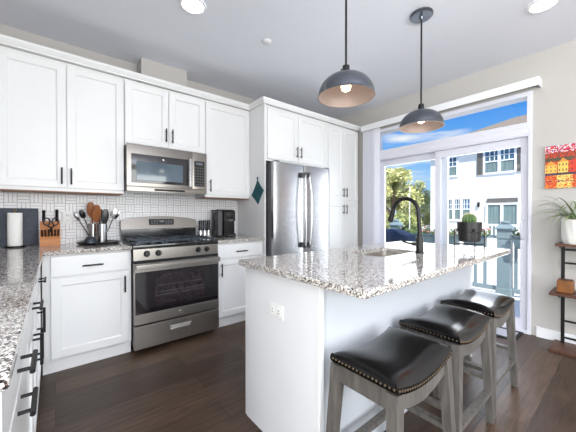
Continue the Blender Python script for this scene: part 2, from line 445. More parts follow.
# sliding patio door with transom
def framed(b, x0, x1, y0, y1, z0, z1, w, wt=None, wb=None):
    wt = wt or w; wb = wb or w
    b.box(x0, x1, y0, y0 + w, z0, z1, .003, 1); b.box(x0, x1, y1 - w, y1, z0, z1, .003, 1)
    b.box(x0, x1, y0 + w, y1 - w, z1 - wt, z1, .003, 1); b.box(x0, x1, y0 + w, y1 - w, z0, z0 + wb, .003, 1)
W1 = bpy.data.objects.new('window_1', None); COL.objects.link(W1); W1['kind'] = 'structure'; W1.location = (3.66, 1.5, 2.07); ORG['window_1'] = (3.66, 1.5, 2.07)
b = MB(); framed(b, 3.59, 3.74, OY0, OY1, 2.035, OZ, .04, .045, .05); link('window_frame', b, M['vinyl'], W1)
b = MB(); b.box(3.672, 3.678, OY0 + .04, OY1 - .04, 2.08, OZ - .04); link('pane', b, M['glass'], W1)
D1 = bpy.data.objects.new('door_1', None); COL.objects.link(D1); D1['kind'] = 'structure'; D1.location = (3.66, 1.5, 0); ORG['door_1'] = (3.66, 1.5, 0)
b = MB(); framed(b, 3.59, 3.74, OY0, OY1, 0.0, 2.035, .03, .085, .035)
b.box(3.585, 3.62, OY0 - .0, OY1, 1.965, 1.985, .003, 1); link('door_frame', b, M['vinyl'], D1)
b = MB(); framed(b, 3.685, 3.72, 1.44, OY1 - .03, .035, 1.95, .075, .08, .1); link('fixed_panel', b, M['vinyl'], D1)
b = MB(); b.box(3.70, 3.706, 1.51, OY1 - .10, .13, 1.87); link('fixed_pane', b, M['glass'], D1)
b = MB(); framed(b, 3.635, 3.67, OY0 + .03, 1.57, .035, 1.95, .065, .085, .1); sl = link('sliding_panel', b, M['vinyl'], D1)
b = MB(); b.box(3.65, 3.656, OY0 + .09, 1.51, .13, 1.87); link('sliding_pane', b, M['glass'], D1)
b = MB(); b.tube([(3.635, .715, .93), (3.60, .715, .94), (3.59, .72, .97), (3.588, .722, 1.03), (3.59, .72, 1.09), (3.60, .715, 1.12), (3.635, .715, 1.13)], .009)
link('door_handle', b, M['vinyl'], sl)

# ---------------------------------------------------------------- cabinets on the range wall
UF = 3.01                       # carcass front of the wall cabinets (doors stand .02 in front)
def wall_cab(label, x0, x1, z0, z1, doors, yf=UF, shelf_lip=True, name='upper_cabinet', group=None):
    t = thing(name, label, 'cabinet', ((x0 + x1) / 2, YB, z0), group)
    b = MB(); b.box(x0, x1, yf, YB - .0135, z0, z1, .001, 1); link('body', b, M['cab'], t)
    if z0 > 1.3 and z0 < 1.5:
        b = MB(); b.box(x0 + .002, x1 - .002, yf - .004, YB - .02, z0 - .007, z0 - .0005); link('underside', b, M['maple'], t)
    F = face_negY(yf)
    for (a, c, d0, d1, hu, hv) in doors: add_door(t, F, a, c, d0, d1, hu, hv)
    return t
wall_cab('tall white upper cabinet left of the microwave, two wide shaker doors', -.335, .503, 1.372, 2.44,
         [(-.331, .080, 1.40, 2.415, .050, 1.495), (.086, .499, 1.40, 2.415, .112, 1.495)])
wall_cab('short white upper cabinet directly above the microwave, two small doors', .506, 1.282, 1.828, 2.44,
         [(.510, .896, 1.845, 2.415, .868, 1.965), (.902, 1.278, 1.845, 2.415, .930, 1.965)])
wall_cab('white upper cabinet with one tall door right of the microwave, above coffee maker', 1.285, 1.8525, 1.372, 2.44,
         [(1.291, 1.848, 1.40, 2.415, 1.335, 1.495)])
FF = 2.70
t = thing('refrigerator_surround', 'white floor-to-crown side board left of the refrigerator, teal pot holder on it', 'cabinet side', (1.864, 2.95, 0))
b = MB(); b.box(1.854, 1.873, FF - .02, YB - .0135, 0, 2.44, .001, 1); link('panel_board', b, M['cab'], t)
wall_cab('white cabinet above the stainless refrigerator, two shaker doors', 1.8745, 2.878, 1.80, 2.44,
         [(1.900, 2.364, 1.825, 2.415, 2.335, 1.945), (2.370, 2.855, 1.825, 2.415, 2.400, 1.945)], yf=FF, name='refrigerator_cabinet')
t = wall_cab('tall white pantry cabinet between refrigerator and patio door, four doors', 2.880, 3.600, 0.0, 2.44,
         [(2.925, 3.248, 1.385, 2.415, 3.218, 1.49), (3.254, 3.580, 1.385, 2.415, 3.286, 1.49),
          (2.925, 3.248, .12, 1.352, 3.218, 1.25), (3.254, 3.580, .12, 1.352, 3.286, 1.25)], yf=FF, name='pantry_cabinet')
# crown moulding running round all the upper cabinets
prof = [(0, 2.441), (.022, 2.441), (.022, 2.452), (.03, 2.458), (.046, 2.478), (.046, 2.497), (0, 2.497)]
path = [((-.335, UF - .02), (0, -1)), ((1.854, UF - .02), (-.7071, -.7071)), ((1.854, FF - .02), (-.7071, -.7071)), ((3.600, FF - .02), (0, -1))]
rings = []
for (x, y), (nx, ny) in path:
    k = 1.41421 if abs(nx) > .1 else 1
    # the inner corner turns toward the wall cabinets, the outer corner toward the room
    rings.append((x, y, nx * k, ny * k))
b = MB()
b.loft([[Vector((x + o * nx, y + o * ny, z)) for o, z in prof] for x, y, nx, ny in rings])
one('crown_molding', 'white crown molding running along the tops of the upper cabinets', 'molding', b, M['cab'], (1.6, 2.9, 2.44), smooth=0)

def base_cab_negY(label, x0, x1, d0, d1, hside):
    t = thing('base_cabinet', label, 'cabinet', ((x0 + x1) / 2, 3.0, 0))
    b = MB(); b.box(x0, x1, 2.72, YB - .0135, .10, .883, .001, 1); link('body', b, M['cab'], t)
    b = MB(); b.box(x0, x1, 2.746, 2.765, 0, .10); link('toe_kick', b, M['cab'], t)
    F = face_negY(2.72)
    add_door(t, F, d0, d1, .722, .868, (d0 + d1) / 2, .787, False, 'drawer', True)
    add_door(t, F, d0, d1, .115, .708, hside, .605, True)
    return t
base_cab_negY('white base cabinet left of the range, one drawer over one door', -.070, .5045, -.022, .487, .452)
base_cab_negY('white base cabinet right of the range below the coffee maker', 1.2695, 1.8525, 1.290, 1.830, 1.325)
XL = -.094
def base_cab_posX(label, y0, y1, fronts):
    t = thing('base_cabinet', label, 'cabinet', (-.4, (y0 + y1) / 2, 0))
    b = MB(); b.box(-.705, XL, y0, y1, .10, .883, .001, 1); link('body', b, M['cab'], t)
    b = MB(); b.box(-.18, -.165, y0, y1, 0, .10); link('toe_kick', b, M['cab'], t)
    F = face_posX(XL)
    for (u0, u1, v0, v1, hu, hv, vert, nm) in fronts: add_door(t, F, u0, u1, v0, v1, hu, hv, vert, nm, nm == 'drawer')
    return t
t = base_cab_posX('white drawer base cabinet at the near end of the left counter', .700, 1.350,
    [(.715, 1.345, .735, .868, 1.032, .787, False, 'drawer'), (.715, 1.345, .43, .722, 1.032, .678, False, 'drawer'), (.715, 1.345, .115, .418, 1.032, .37, False, 'drawer')])
b = MB(); b.X = Matrix(((1, 0, 0, 0), (0, 0, -1, .7005), (0, 1, 0, 0), (0, 0, 0, 1)))
b.box(-.705, -.64, .10, .883, 0, .012, .001, 1); b.box(-.155, -.094, .10, .883, 0, .012, .001, 1); b.box(-.64, -.155, .82, .883, 0, .012, .001, 1); b.box(-.64, -.155, .10, .17, 0, .012, .001, 1)
link('end_panel', b, M['cab'], t)
base_cab_posX('white base cabinet mid left counter, one drawer over two doors', 1.352, 1.948,
    [(1.357, 1.943, .735, .868, 1.645, .787, False, 'drawer'), (1.357, 1.647, .115, .722, 1.618, .605, True, 'door'), (1.653, 1.943, .115, .722, 1.682, .605, True, 'door')])
base_cab_posX('white base cabinet in the far corner of the left counter', 1.950, 2.640,
    [(1.957, 2.560, .735, .868, 2.262, .787, False, 'drawer'), (1.957, 2.560, .115, .722, 2.03, .61, True, 'door')])

def slab_mb(poly, z0=.884, z1=.914, e=.003):
    b = MB(); n = len(poly)
    def inset(d):
        out = []
        for i in range(n):
            p0, p, p1 = Vector(poly[i - 1]), Vector(poly[i]), Vector(poly[(i + 1) % n])
            a = (p - p0).normalized(); c = (p1 - p).normalized()
            na = Vector((-a.y, a.x)); nc = Vector((-c.y, c.x))
            k = na + nc; k = k / max(.2, k.dot(na) if abs(k.dot(na)) > 1e-6 else 1)
            out.append(p + k * d)
        return out
    rings = [[Vector((q.x, q.y, z)) for q in inset(d)] for d, z in ((e, z0), (0, z0 + e), (0, z1 - e), (e, z1))]
    return b.loft(rings)
b = slab_mb([(-.705, 3.2975), (-.705, .678), (-.061, .678), (-.061, 2.675), (.503, 2.675), (.503, 3.2975)])
one('countertop', 'long speckled granite countertop in an L left of the range', 'countertop', b, M['granite'], (-.2, 2.9, .884), smooth=0)
b = slab_mb([(1.2705, 3.2975), (1.2705, 2.675), (1.8525, 2.675), (1.8525, 3.2975)])
one('countertop', 'small granite countertop between the range and refrigerator panel', 'countertop', b, M['granite'], (1.55, 3.0, .884), smooth=0)

# ---------------------------------------------------------------- range
def make_range():
    x0, x1 = .509, 1.265; t = thing('gas_range', 'stainless gas range with black cooktop between the base cabinets', 'range', (.887, 2.95, 0))
    b = MB(); b.box(x0 + .004, x1 - .004, 2.67, 3.285, .05, .895, .002, 1); link('body', b, M['blackpl'], t)
    for sx in (x0 + .05, x1 - .05):
        for y in (2.74, 3.24):
            b = MB(); b.cyl((sx, y, 0), (sx, y, .055), .018); link('foot', b, M['blackpl'], t)
    # storage drawer with a recessed pull
    b = MB(); a0, a1 = .80, .985
    b.box(x0, a0, 2.625, 2.668, .045, .238, .003, 1); b.box(a1, x1, 2.625, 2.668, .045, .238, .003, 1)
    b.box(a0, a1, 2.625, 2.668, .045, .152, .003, 1); b.box(a0, a1, 2.625, 2.668, .182, .238, .003, 1)
    dr = link('drawer', b, M['steel_h'], t)
    b = MB(); b.box(a0, a1, 2.645, 2.66, .15, .184); b.box(a0 - .004, a1 + .004, 2.621, 2.632, .178, .186, .002, 1); link('recessed_pull', b, M['btnwhite'], dr)
    # oven door
    b = MB(); b.box(x0, x1, 2.625, 2.668, .252, .338, .003, 1); b.box(x0, x1, 2.625, 2.668, .690, .765, .003, 1)
    b.box(x0, x1, 2.632, 2.668, .338, .690)
    d = link('oven_door', b, M['steel_h'], t)
    b = MB(); b.box(x0 + .008, x1 - .008, 2.626, 2.634, .338, .712, .002, 1); g = link('door_glass', b, M['oven_glass'], d)
    b = MB(); b.box(x0 + .16, x1 - .15, 2.6245, 2.627, .40, .655, .0008, 1); link('oven_window', b, M['oven_in'], d)
    b = MB()
    for z in (.475, .505, .56): b.box(x0 + .175, x1 - .165, 2.6236, 2.6252, z, z + .004)
    link('oven_rack', b, M['grey_side'], d)
    b = MB(); b.box(x0 + .005, x1 - .005, 2.575, 2.600, .722, .762, .008, 3)
    for sx in (x0 + .02, x1 - .055): b.box(sx, sx + .035, 2.595, 2.63, .73, .755, .004, 2)
    link('oven_handle', b, M['steel_h'], d)
    b = MB(); b.lathe([(.016, 0), (.016, .0025), (.013, .0035), (.012, .0025)], (.887, 2.6255, .295), 20, axis=(0, -1, 0)); link('badge', b, M['chrome'], d)
    # control panel with knobs
    b = MB(); b.prism([(2.645, .79), (2.668, .79), (2.67, .885), (2.652, .885)], lambda y, z: (x0, y, z), lambda y, z: (x1, y, z))
    cp = link('control_panel', b, M['steel_d'], t)
    for kx in (.612, .706, 1.064, 1.150):
        b = MB(); ax = (0, -.99, .15)
        b.lathe([(.027, 0), (.027, .006), (.021, .009), (.019, .030), (.016, .034)], (kx, 2.652, .842), 20, axis=ax)
        b.box(kx - .004, kx + .004, 2.608, 2.622, .826, .866, .002, 1); link('knob', b, M['blackpl'], cp)
    b = MB(); b.box(x0 + .002, x1 - .002, 2.640, 2.672, .766, .79); link('vent_gap', b, M['dark'], t)
    # cooktop, grates, burners
    b = MB(); b.box(x0 - .002, x1 + .002, 2.645, 3.24, .885, .918, .006, 2); link('cooktop', b, M['enamel'], t)
    for bx, by in ((.69, 2.80), (.69, 3.07), (.887, 2.94), (1.085, 2.80), (1.085, 3.07)):
        b = MB(); b.lathe([(.045, 0), (.045, .012), (.03, .016), (.03, .022), (.022, .026)], (bx, by, .917), 18); link('burner', b, M['iron'], t)
    for gx0, gx1 in ((.535, .765), (.772, 1.002), (1.009, 1.24)):
        b = MB(); zt = .950
        for yy in (2.69, 2.81, 2.94, 3.07, 3.19): b.box(gx0, gx1, yy - .007, yy + .007, zt - .016, zt, .003, 1)
        for xx in (gx0 + .01, (gx0 + gx1) / 2, gx1 - .01): b.box(xx - .007, xx + .007, 2.68, 3.20, zt - .016, zt, .003, 1)
        for xx in (gx0 + .01, gx1 - .01):
            for yy in (2.69, 3.19): b.box(xx - .008, xx + .008, yy - .008, yy + .008, .917, zt - .01)
        link('grate', b, M['iron'], t)
    # backguard: arched steel top over a black band
    n = 18; poly = [(x0, 1.030)] + [(x1, 1.030)] + [(x1 - (x1 - x0) * i / n, 1.118 + .042 * math.sin(PI * i / n) ** .7) for i in range(n + 1)]
    b = MB(); b.prism(poly, lambda x, z: (x, 3.20 + (z - 1.0) * .22, z), lambda x, z: (x, 3.285, z)); bg = link('backguard', b, M['steel_d'], t)
    b = MB(); b.box(x0 + .003, x1 - .003, 3.21, 3.285, .90, 1.031, .002, 1); link('backguard_base', b, M['enamel'], t)
    b = MB(); R = Matrix.Translation((0, 3.2135, 1.07)) @ Matrix.Rotation(-math.atan(.22), 4, 'X') @ Matrix.Translation((0, -3.2135, -1.07))
    b.box(.765, 1.015, 3.203, 3.214, 1.068, 1.130, .003, 1, R); dp = link('display', b, M['blackpl'], t)
    b = MB(); b.box(.865, .915, 3.2015, 3.2035, 1.095, 1.115, R=R); link('clock', b, M['lcd'], dp)
    for bx in (.785, .81, .835, .93, .955, .98):
        for bz in (1.080, 1.102):
            b = MB(); b.box(bx, bx + .013, 3.2015, 3.2035, bz, bz + .010, R=R); link('button', b, M['btn'], dp)
    for sx in (.60, .93):
        b = MB(); b.box(sx, sx + .17, 3.2065, 3.213, 1.018, 1.027); link('vent_slot', b, M['grey_side'], t)
make_range()

# ---------------------------------------------------------------- microwave
def make_mw():
    x0, x1, z0, z1, yf = .507, 1.262, 1.392, 1.824, 2.905
    t = thing('microwave', 'stainless over-the-range microwave under the short cabinet', 'microwave', (.885, 3.1, z0))
    b = MB(); b.box(x0, x1, yf + .03, YB - .0135, z0, z1, .003, 1); link('body', b, M['mw_frame'], t)
    xs = 1.105
    b = MB(); b.box(x0, xs, yf, yf + .03, 1.44, z1, .004, 2); d = link('door', b, M['steel_d'], t)
    b = MB(); b.box(.543, 1.057, yf - .003, yf + .004, 1.472, 1.738, .004, 2); g = link('door_glass', b, M['mw_frame'], d)
    b = MB(); b.box(.585, 1.010, yf - .005, yf, 1.495, 1.672, .003, 1); link('window', b, M['mw_glass'], g)
    b = MB(); b.box(1.062, 1.096, yf - .035, yf - .012, 1.46, 1.745, .008, 3); b.box(1.067, 1.091, yf - .018, yf + .003, 1.475, 1.50, .003, 1); b.box(1.067, 1.091, yf - .018, yf + .003, 1.705, 1.73, .003, 1)
    link('handle', b, M['steel'], d)
    b = MB(); b.box(xs + .003, x1, yf, yf + .03, 1.44, z1, .004, 2); c = link('control_panel', b, M['steel_d'], t)
    b = MB(); b.box(1.126, 1.238, yf - .003, yf + .003, 1.470, 1.735, .003, 1); k = link('keypad', b, M['blackpl'], t)
    b = MB(); b.box(1.145, 1.215, yf - .0045, yf - .002, 1.695, 1.72); link('display', b, M['lcd'], k)
    for i in range(4):
        for j in range(7):
            b = MB(); b.box(1.134 + i * .0255, 1.134 + i * .0255 + .012, yf - .0042, yf - .002, 1.485 + j * .029, 1.485 + j * .029 + .008); link('button', b, M['btn'], k)
    b = MB(); b.box(x0, x1, yf, yf + .03, z0, 1.438, .006, 2); lp = link('vent_grille', b, M['steel_d'], t)
    b = MB(); b.box(.74, 1.03, yf - .003, yf + .004, 1.404, 1.422, .003, 1); link('vent_slot', b, M['dark'], lp)
    b = MB(); b.lathe([(.009, 0), (.009, .002)], (.82, yf - .003, 1.705), 14, axis=(0, -1, 0)); link('badge', b, M['chrome'], d)
make_mw()

# ---------------------------------------------------------------- refrigerator
def make_fridge():
    x0, x1 = 1.890, 2.800
    t = thing('refrigerator', 'stainless french-door refrigerator in the white surround', 'refrigerator', ((x0 + x1) / 2, 2.95, 0))
    b = MB(); b.box(x0 + .004, x1 - .004, 2.60, 3.27, .03, 1.765, .004, 1); link('body', b, M['grey_side'], t)
    for sx in (x0 + .08, x1 - .08):
        b = MB(); b.cyl((sx, 2.68, 0), (sx, 2.68, .035), .022); link('foot', b, M['blackpl'], t)
    xc = 2.340
    def dpanel(a, c, z0, z1, nm):
        # gently bowed front
        b = MB(); n = 10; poly = []
        for i in range(n + 1):
            s = i / n; poly.append((a + (c - a) * s, 2.532 + .010 * (2 * s - 1) ** 2 + (.012 if i in (0, n) else 0)))
        poly += [(c, 2.596), (a, 2.596)]
        b.prism(poly, lambda x, y: (x, y, z0), lambda x, y: (x, y, z1)); return link(nm, b, M['steel'], t, smooth=25)
    L = dpanel(x0, xc - .003, .70, 1.77, 'door'); Rr = dpanel(xc + .003, x1, .70, 1.77, 'door'); dpanel(x0, x1, .05, .69, 'freezer_drawer')
    for d, hx, s in ((L, xc - .045, -1), (Rr, xc + .045, 1)):
        b = MB(); pts = []
        for i in range(15):
            q = i / 14; pts.append((hx + s * (.015 * math.sin(PI * q) - .012), 2.485 - .026 * math.sin(PI * q), .80 + .86 * q))
        b.tube(pts, .0105, 12); h = link('handle', b, M['chrome'], d)
        for z in (.81, 1.65):
            b = MB(); b.box(hx + s * -.012 - .013, hx + s * -.012 + .013, 2.474, 2.545, z - .03, z + .03, .006, 2); link('handle_bracket', b, M['grey_side'], h)
    b = MB(); b.tube([(x0 + .08, 2.49, .63), (x0 + .3, 2.475, .63), (x1 - .3, 2.475, .63), (x1 - .08, 2.49, .63)], .012); link('drawer_handle', b, M['chrome'], t)
    b = MB(); b.box(x1 - .10, x1 - .065, 2.528, 2.535, 1.665, 1.70, .001, 1); link('badge', b, M['chrome'], Rr)
    for sx in (x0 + .02, x1 - .08):
        b = MB(); b.box(sx, sx + .06, 2.545, 2.64, 1.766, 1.785, .004, 1); link('hinge_cover', b, M['grey_side'], t)
make_fridge()

# pot holder on the panel
t = thing('pot_holder', 'teal square pot holder hanging cornerwise on the white panel', 'pot holder', (1.852, 2.81, 1.44))
b = MB(); c = Vector((1.847, 2.815, 1.435)); poly = [(0, .145), (-.128, .02), (-.012, -.138), (.128, -.028)]
n = 6
def rsq(k):
    pts = []
    for i in range(4):
        p, q = Vector(poly[i]), Vector(poly[(i + 1) % 4])
        for j in range(n):
            s = j / n; m = p.lerp(q, s); pts.append(m * k * (1 - .05 * math.sin(PI * s)))
    return pts
b.loft([[Vector((c.x + o, c.y + p.x, c.z + p.y)) for p in rsq(k)] for o, k in ((.006, .96), (.003, 1), (-.003, 1), (-.006, .95), (-.0045, .86))])
link('pad', b, M['teal'], t)
b = MB(); b.tube([(1.847, 2.815, 1.575), (1.845, 2.808, 1.60), (1.845, 2.815, 1.618), (1.845, 2.822, 1.60), (1.847, 2.815, 1.575)], .004, 8); link('hanging_loop', b, M['teal'], t)
b = MB(); b.cyl((1.854, 2.815, 1.612), (1.838, 2.815, 1.613), .004); link('hook', b, M['black'], t)

# ---------------------------------------------------------------- things on the left counter
ZT = .9145
t = thing('paper_towel_roll', 'white paper towel roll on an upright holder before the dark board', 'paper towel', (-.262, 3.19, ZT))
px, py = -.246, 3.19
b = MB(); b.lathe([(.062, 0), (.062, .008), (.058, .012)], (px, py, ZT)); link('holder_base', b, M['black'], t)
b = MB(); b.lathe([(.015, .012), (.045, .012), (.046, .016), (.046, .275), (.044, .279), (.015, .279)], (px, py, ZT), 32, False, False); link('roll', b, M['paper'], t)
b = MB(); b.lathe([(.006, .01), (.006, .288), (.012, .292), (.013, .30), (.008, .308)], (px, py, ZT), 14); link('finial', b, M['brass'], t)
b = MB(); R = Matrix.Translation((0, 3.27, ZT)) @ Matrix.Rotation(math.radians(-4), 4, 'X') @ Matrix.Translation((0, -3.27, -ZT))
b.box(-.56, -.106, 3.256, 3.272, ZT + .001, ZT + .318, .004, 2, R)
one('slate_board', 'dark blue-grey slate board leaning on tile behind the paper towels', 'board', b, M['slate'], (-.33, 3.27, ZT))

# knife block
t = thing('knife_block', 'bamboo knife block filled with black-handled knives on left counter', 'knife block', (-.03, 3.14, ZT))
kx0, kx1 = -.092, .040
b = MB(); b.prism([(3.085, ZT), (3.23, ZT), (3.25, ZT + .195), (3.155, ZT + .205), (3.125, ZT + .135), (3.085, ZT + .06)], lambda y, z: (kx0, y, z), lambda y, z: (kx1, y, z))
link('block', b, M['bamboo'], t, smooth=0)
def knife(x, y, z, ln, r, label, lean=(0, -.35, 1), grp=None):
    k = thing('kitchen_knife', label, 'knife', (x, y, z), grp); d = Vector(lean).normalized()
    p0 = Vector((x, y, z)); 
    b = MB(); b.tube([p0, p0 + d * ln * .3, p0 + d * ln * .7, p0 + d * ln], [r, r * 1.1, r * .95, r * 1.15], 8); link('handle', b, M['blackpl'], k)
    b = MB(); b.lathe([(r * .9, -.004), (r * 1.05, .004)], p0, 10, axis=d); link('bolster', b, M['chrome'], k)
    b = MB(); b.bar(p0 - d * .004, p0 - d * .05, r * 1.2, .0025); link('blade', b, M['chrome'], k)
knife(-.068, 3.200, ZT + .205, .10, .011, 'large black-handled knife at the left top of the knife block')
knife(.018, 3.200, ZT + .205, .105, .011, 'large black-handled knife at the right top of the knife block')
for i in range(6):
    knife(-.076 + i * .0205, 3.100, ZT + .084, .084, .0072, 'small black steak knife in the low row of the bamboo block', (0, -.75, .62), 'steak knives in the block')
t = thing('kitchen_scissors', 'black-handled kitchen scissors standing in the middle of knife block', 'scissors', (-.025, 3.17, ZT + .2))
b = MB()
for s in (-1, 1):
    c0 = Vector((-.020 + s * .024, 3.112, ZT + .205)); pts = [c0 + Vector((s * .004 + .021 * math.cos(a), .008 * math.sin(a), .030 * math.sin(a))) for a in [2 * PI * k / 14 for k in range(15)]]
    b.tube(pts, .0055, 8, False)
    b.tube([c0 + Vector((0, .004, -.03)), (-.020, 3.110, ZT + .150), (-.020 - s * .006, 3.122, ZT + .118)], .0065, 8)
link('handle', b, M['blackpl'], t)
b = MB(); b.bar((-.020, 3.112, ZT + .15), (-.020, 3.135, ZT + .105), .012, .004); link('blade', b, M['chrome'], t)

# utensil tray, crocks, utensils
b = MB(); b.lathe([(.10, 0), (.15, .004), (.170, .016), (.168, .018), (.145, .010), (.02, .008)], (.315, 3.115, ZT), 40)
one('serving_tray', 'round black tray under the steel utensil crocks', 'tray', b, M['black'], (.315, 3.115, ZT))
def crock(x, y, r, h, label):
    b = MB(); b.lathe([(r * .3, .009), (r, .009), (r, h), (r - .003, h + .001), (r - .004, h), (r - .004, .014), (.002, .014)], (x, y, ZT), 28, True, True)
    return one('utensil_crock', label, 'crock', b, M['steel'], (x, y, ZT))
crock(.280, 3.215, .040, .178, 'brushed steel utensil crock at the back left of the black tray')
crock(.338, 3.113, .042, .180, 'brushed steel utensil crock at the front right of the black tray')
def utensil(name, label, cat, p0, p1, head, hm, sm=None):
    p0, p1 = Vector(p0), Vector(p1); d = (p1 - p0).normalized()
    t = thing(name, label, cat, tuple(p0))
    b = MB(); b.tube([p0, p0.lerp(p1, .5), p1], [.0045, .005, .006], 8); link('handle', b, sm or hm, t)
    b = MB(); side = d.cross(Vector((0, 1, .1))).normalized(); nrm = side.cross(d)
    L, Wd, cup, th = head
    def hp(k, s):
        out = []
        for i in range(9):
            a = (i / 8) * 2 - 1
            w = Wd * math.sin(PI * min(1, .12 + .80 * k)) ** .6
            out.append(p1 + d * (L * k - .01) + side * a * w + nrm * (cup * (a * a - 1) * math.sin(PI * k) + s))
        return out
    rings = []
    for i in range(9):
        k = i / 8; rings.append(hp(k, th) + hp(k, -th)[::-1])
    b.loft(rings); link('head', b, hm, t)
    return t
bx, by = .280, 3.215; cx, cy = .338, 3.113; zb = ZT + .03
utensil('wooden_spoon', 'wide wooden spoon, the tallest utensil in the crocks', 'spoon', (bx + .01, by, zb), (.268, 3.165, 1.165), (.140, .034, .012, .004), M['spoonwood'])
utensil('wooden_spatula', 'wooden spatula leaning right in front of the wooden spoon', 'spatula', (bx + .02, by - .01, zb), (.300, 3.135, 1.120), (.165, .034, .003, .004), M['spoonwood'])
utensil('serving_spoon', 'steel spoon leaning far left out of the left crock', 'spoon', (bx - .02, by - .01, zb + .02), (.165, 3.13, 1.135), (.085, .013, .006, .002), M['chrome'])
utensil('slotted_spoon', 'black spoon just left of the wooden spoons', 'spoon', (bx, by + .01, zb), (.206, 3.17, 1.155), (.080, .022, .010, .003), M['blackpl'], M['chrome'])
utensil('turner', 'black turner standing upright in the right crock', 'turner', (cx, cy, zb), (.355, 3.10, 1.105), (.135, .030, .004, .003), M['blackpl'])
utensil('steel_spatula', 'steel spatula leaning far right out of the right crock', 'spatula', (cx + .01, cy - .01, zb), (.425, 3.08, 1.150), (.095, .036, .012, .002), M['chrome'])
utensil('ladle', 'short black ladle between wooden spatula and turner', 'ladle', (cx - .015, cy + .01, zb), (.326, 3.13, 1.165), (.075, .026, .012, .003), M['blackpl'])
b = MB(); b.lathe([(.052, 0), (.052, .006), (.046, .03), (.03, .052), (.012, .060), (.0, .061)], (.245, 3.025, ZT + .0125), 24, True, False)
one('spoon_rest', 'small dark domed dish on the left front of the black tray', 'dish', b, M['iron'], (.245, 3.025, ZT))
t = thing('power_outlet', 'white power outlet in the tile right of the knife block', 'outlet', (.095, 3.297, 1.15))
b = MB(); b.box(.058, .132, 3.290, 3.2975, 1.09, 1.205, .003, 2); link('cover_plate', b, M['plate'], t)
for z in (1.125, 1.17):
    b = MB(); b.box(.078, .112, 3.288, 3.291, z - .015, z + .015, .002, 1); f = link('socket', b, M['plate'], t)
    b = MB(); b.box(.087, .0895, 3.287, 3.289, z - .006, z + .007); b.box(.1005, .103, 3.287, 3.289, z - .006, z + .007); link('slot', b, M['dark'], f)

# shakers right of the range
for x, y, h, lab, mm in ((1.318, 3.215, .14, 'tall dark-topped pepper mill nearest the range', 'blackpl'), (1.372, 3.225, .14, 'dark-topped pepper mill in the middle beside range', 'iron'), (1.425, 3.235, .14, 'dark-topped pepper mill nearest the coffee maker', 'blackpl')):
    t = thing('pepper_mill', lab, 'pepper mill', (x, y, ZT))
    b = MB(); b.lathe([(.021, 0), (.022, .01), (.022, .075), (.019, .08)], (x, y, ZT), 18); link('jar', b, M['chrome'], t)
    b = MB(); b.lathe([(.02, .08), (.021, .09), (.016, .115), (.02, h + .04), (.018, h + .052), (.006, h + .056)], (x, y, ZT), 18); link('grinder_top', b, M[mm], t)

# coffee maker
def coffee():
    t = thing('coffee_maker', 'black pod coffee maker on the small right countertop', 'coffee maker', (1.60, 3.13, ZT))
    x0, x1, y0, y1 = 1.530, 1.675, 3.02, 3.26; z = ZT
    b = MB(); b.box(x0, x1, y0, y1, z, z + .04, .012, 3); bs = link('base', b, M['blackpl'], t)
    b = MB(); b.box(x0 + .03, x1 - .03, y0 - .03, y0 + .02, z + .012, z + .022, .002, 1); link('drip_tray', b, M['grey_side'], bs)
    b = MB(); b.box(x0 + .004, x1 - .004, y0 + .022, y1, z + .03, z + .30, .015, 3); link('column', b, M['blackpl'], t)
    b = MB()
    prof = [(y0 + .012, z + .185), (y1, z + .185), (y1, z + .315), (y1 - .03, z + .325), (y0 + .05, z + .318), (y0 + .015, z + .295)]
    b.prism(prof, lambda y, q: (x0, y, q), lambda y, q: (x1, y, q)); hd = link('brew_head', b, M['blackpl'], t, smooth=20)
    b = MB(); b.box(x0 + .02, x1 - .02, y0 + .004, y0 + .02, z + .225, z + .285, .004, 2); link('front_panel', b, M['enamel'], hd)
    b = MB(); b.tube([(x0 + .035, y0 + .012, z + .20), (x0 + .05, y0 - .008, z + .195), (x1 - .05, y0 - .008, z + .195), (x1 - .035, y0 + .012, z + .20)], .008, 8); link('lift_handle', b, M['steel'], hd)
    b = MB(); b.cyl(((x0 + x1) / 2, y0 + .02, z + .165), ((x0 + x1) / 2, y0 + .02, z + .19), .018); link('nozzle', b, M['blackpl'], hd)
    # clear-grey reservoir on the left with its bent handle
    b = MB(); b.box(x0 - .06, x0 - .002, y0 + .05, y1 - .01, z + .012, z + .30, .012, 3); rs = link('water_tank', b, M['grey_side'], t)
    b = MB(); b.box(x0 - .062, x0 - .001, y0 + .045, y1 - .005, z + .298, z + .318, .006, 2); link('tank_lid', b, M['blackpl'], rs)
    b = MB(); b.tube([(x0 - .055, y0 + .07, z + .27), (x0 - .10, y0 + .06, z + .275), (x0 - .115, y0 + .06, z + .24), (x0 - .10, y0 + .06, z + .18), (x0 - .095, y0 + .06, z + .10), (x0 - .07, y0 + .06, z + .03)], .007, 8); link('tank_handle', b, M['blackpl'], rs)
coffee()

# ---------------------------------------------------------------- kitchen island
IX0, IX1, IY0, IY1 = .835, 2.69, .598, 1.487
SX0, SX1, SY0, SY1 = 1.585, 2.045, 1.000, 1.285
t = thing('kitchen_island', 'white kitchen island base under the speckled granite top', 'island', (1.76, 1.15, 0))
b = MB()
bx0, bx1, by0, by1 = .890, 2.655, .862, 1.440
